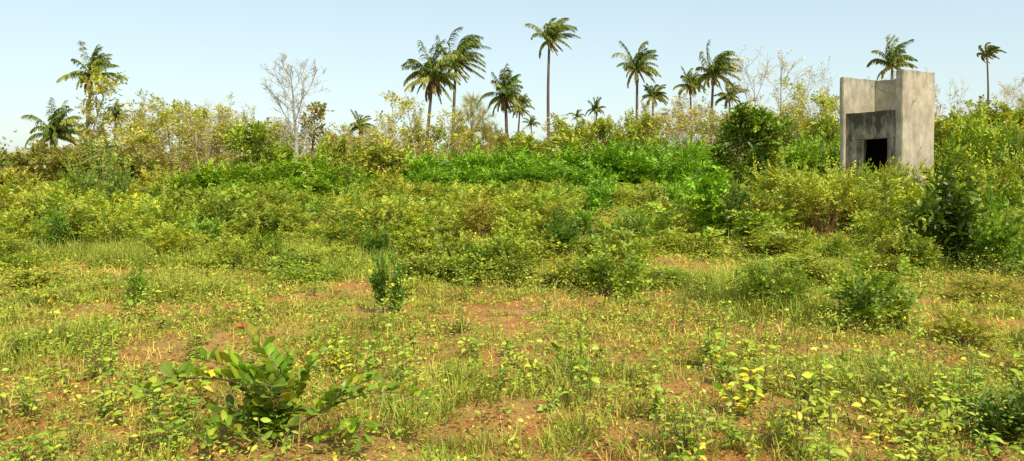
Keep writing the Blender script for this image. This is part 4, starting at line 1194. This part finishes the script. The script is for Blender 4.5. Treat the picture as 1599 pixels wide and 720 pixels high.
keep = rg.random(len(x)) > soilmask(x, D) * .8
x = x[keep]; D = D[keep]
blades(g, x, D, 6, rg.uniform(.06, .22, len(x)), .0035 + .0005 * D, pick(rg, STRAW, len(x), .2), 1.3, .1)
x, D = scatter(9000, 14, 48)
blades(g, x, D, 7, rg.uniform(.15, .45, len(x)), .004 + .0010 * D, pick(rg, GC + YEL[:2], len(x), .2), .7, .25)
tag(g.build('grass', GRASS), 'patchy yellow-green and straw grass covering the field', 'grass', None, 'stuff')

u = MB()
x, D = scatter(19000, 3.3, 16)
keep = (rg.random(len(x)) > soilmask(x, D) * .9)
x = x[keep]; D = D[keep]; k = len(x); nl = 9
X = np.repeat(x, nl) + rg.normal(0, .05, k * nl); Y = np.repeat(D, nl) + rg.normal(0, .05, k * nl)
hh = np.repeat(rg.uniform(.04, .24 + .10 * sstep(5, 8, D), k) * (1 + .5 * (noise(x, D, 2.2, 51) > .55)), nl) * rg.uniform(.1, 1, k * nl)
P = np.stack([X, Y, hgt(X, Y) + hh], 1)
az = rg.uniform(0, 6.28, k * nl)
dv = np.stack([np.cos(az), np.sin(az), rg.normal(.25, .35, k * nl)], 1)
sz = np.repeat(rg.uniform(.015, .044, k), nl) * rg.uniform(.7, 1.2, k * nl)
cc = np.repeat(pick(rg, HERB_C + OLIVE + ((.10, .15, .025), (.13, .17, .03)), k, .25), nl, 0) * rg.uniform(.8, 1.2, (k * nl, 1))
ylw = rg.random(k * nl) < .010; cc[ylw] = (.6, .42, .05)
lf_ = [leaf_full(1, .48, .2, .3, .1, 4), leaf_full(1, .6, .12, .2, .2, 4), leaf_full(1, .35, .25, .4, 0, 4)]
w_ = np.repeat(rg.integers(0, 3, k), nl)
for j in range(3):
    m = w_ == j; u.inst(lf_[j], frames(dv[m], None, rg, .4) * sz[m][:, None, None], P[m], cc[m])
# denser knee-high cover in the distance
x, D = scatter(8500, 13, 60)
keep = rg.random(len(x)) > soilmask(x, D) * .8
x = x[keep]; D = D[keep]; k = len(x)
hts = rg.uniform(.05, .42, k) * sstep(11, 20, D)
for j in range(3):
    m = rg.integers(0, 3, k) == j
    kk = int(m.sum())
    for rep in range(4):
        P = np.stack([x[m] + rg.normal(0, .2, kk), D[m] + rg.normal(0, .2, kk), np.zeros(kk)], 1)
        P[:, 2] = hgt(P[:, 0], P[:, 1]) + hts[m] * rg.random(kk)
        dv = rg.normal(0, 1, (kk, 3)); dv[:, 2] = np.abs(dv[:, 2]) * .8
        u.inst(SP_FINE[j], frames(dv, None, rg, .4) * rg.uniform(.7, 1.4, (kk, 1, 1)), P, pick(rg, OLIVE + YEL, kk, .2))
tag(u.build('undergrowth', LEAF), 'low leafy weeds filling the field between the shrubs', 'weeds', None, 'stuff')

l = MB()
x, D = scatter(16000, 3.3, 14)
keep = noise(x, D, .7, 61) + .25 * soilmask(x, D) > .45
x = x[keep]; D = D[keep]; k = len(x)
P = np.stack([x, D, hgt(x, D) + .006 + rg.random(k) * .012], 1)
az = rg.uniform(0, 6.28, k); dv = np.stack([np.cos(az), np.sin(az), rg.normal(0, .18, k)], 1)
for j, (w, cs) in enumerate([(.10, STRAW), (.5, ((.26, .16, .08), (.34, .22, .11), (.18, .10, .05), (.48, .36, .2))), (.28, ((.40, .28, .14), (.22, .13, .07)))]):
    m = rg.integers(0, 3, k) == j; kk = int(m.sum())
    ln = rg.uniform(.03, .12, kk) if j == 0 else rg.uniform(.02, .06, kk)
    l.inst(leaf_full(1, w, .25, .2, 0, 4), frames(dv[m], None, rg, .35) * ln[:, None, None], P[m], pick(rg, cs, kk, .25))
x, D = scatter(9000, 3.4, 11)
keep = rg.random(len(x)) < .08 + soilmask(x, D)
x = x[keep]; D = D[keep]; k = len(x)
ph = np.arange(6) / 6 * 6.2832
cl = np.concatenate([np.stack([np.cos(ph), np.sin(ph), 0 * ph - .3], 1), np.stack([.62 * np.cos(ph + .4), .62 * np.sin(ph + .4), 0 * ph + .55], 1)]) * np.array([1, .8, .7])
clF = [[i, (i + 1) % 6, 6 + (i + 1) % 6, 6 + i] for i in range(6)] + [[6, 7, 8, 9], [6, 9, 10, 11]]
a_ = rg.normal(0, 1, (k, 3)); a_[:, 2] *= .3
l.inst((cl, np.array(clF), np.ones((12, 3))), frames(a_, None, rg, .25) * (rg.uniform(.004, .015, (k, 1, 1)) ** 1.0), np.stack([x, D, hgt(x, D) + .004], 1), pick(rg, ((.34, .16, .05), (.26, .12, .04), (.4, .22, .09)), k, .2))
tag(l.build('leaf_litter', GRASS), 'dry brown leaf and straw litter on the red soil', 'litter', None, 'stuff')

for o in [o for o in COL.objects if o.parent is None and o.get('label') == 'x']:   # a pattern plant that found no place
    for ch in list(o.children): bpy.data.objects.remove(ch)
    bpy.data.objects.remove(o)
print('MESH POLYS', sum(len(m.polygons) for m in bpy.data.meshes))
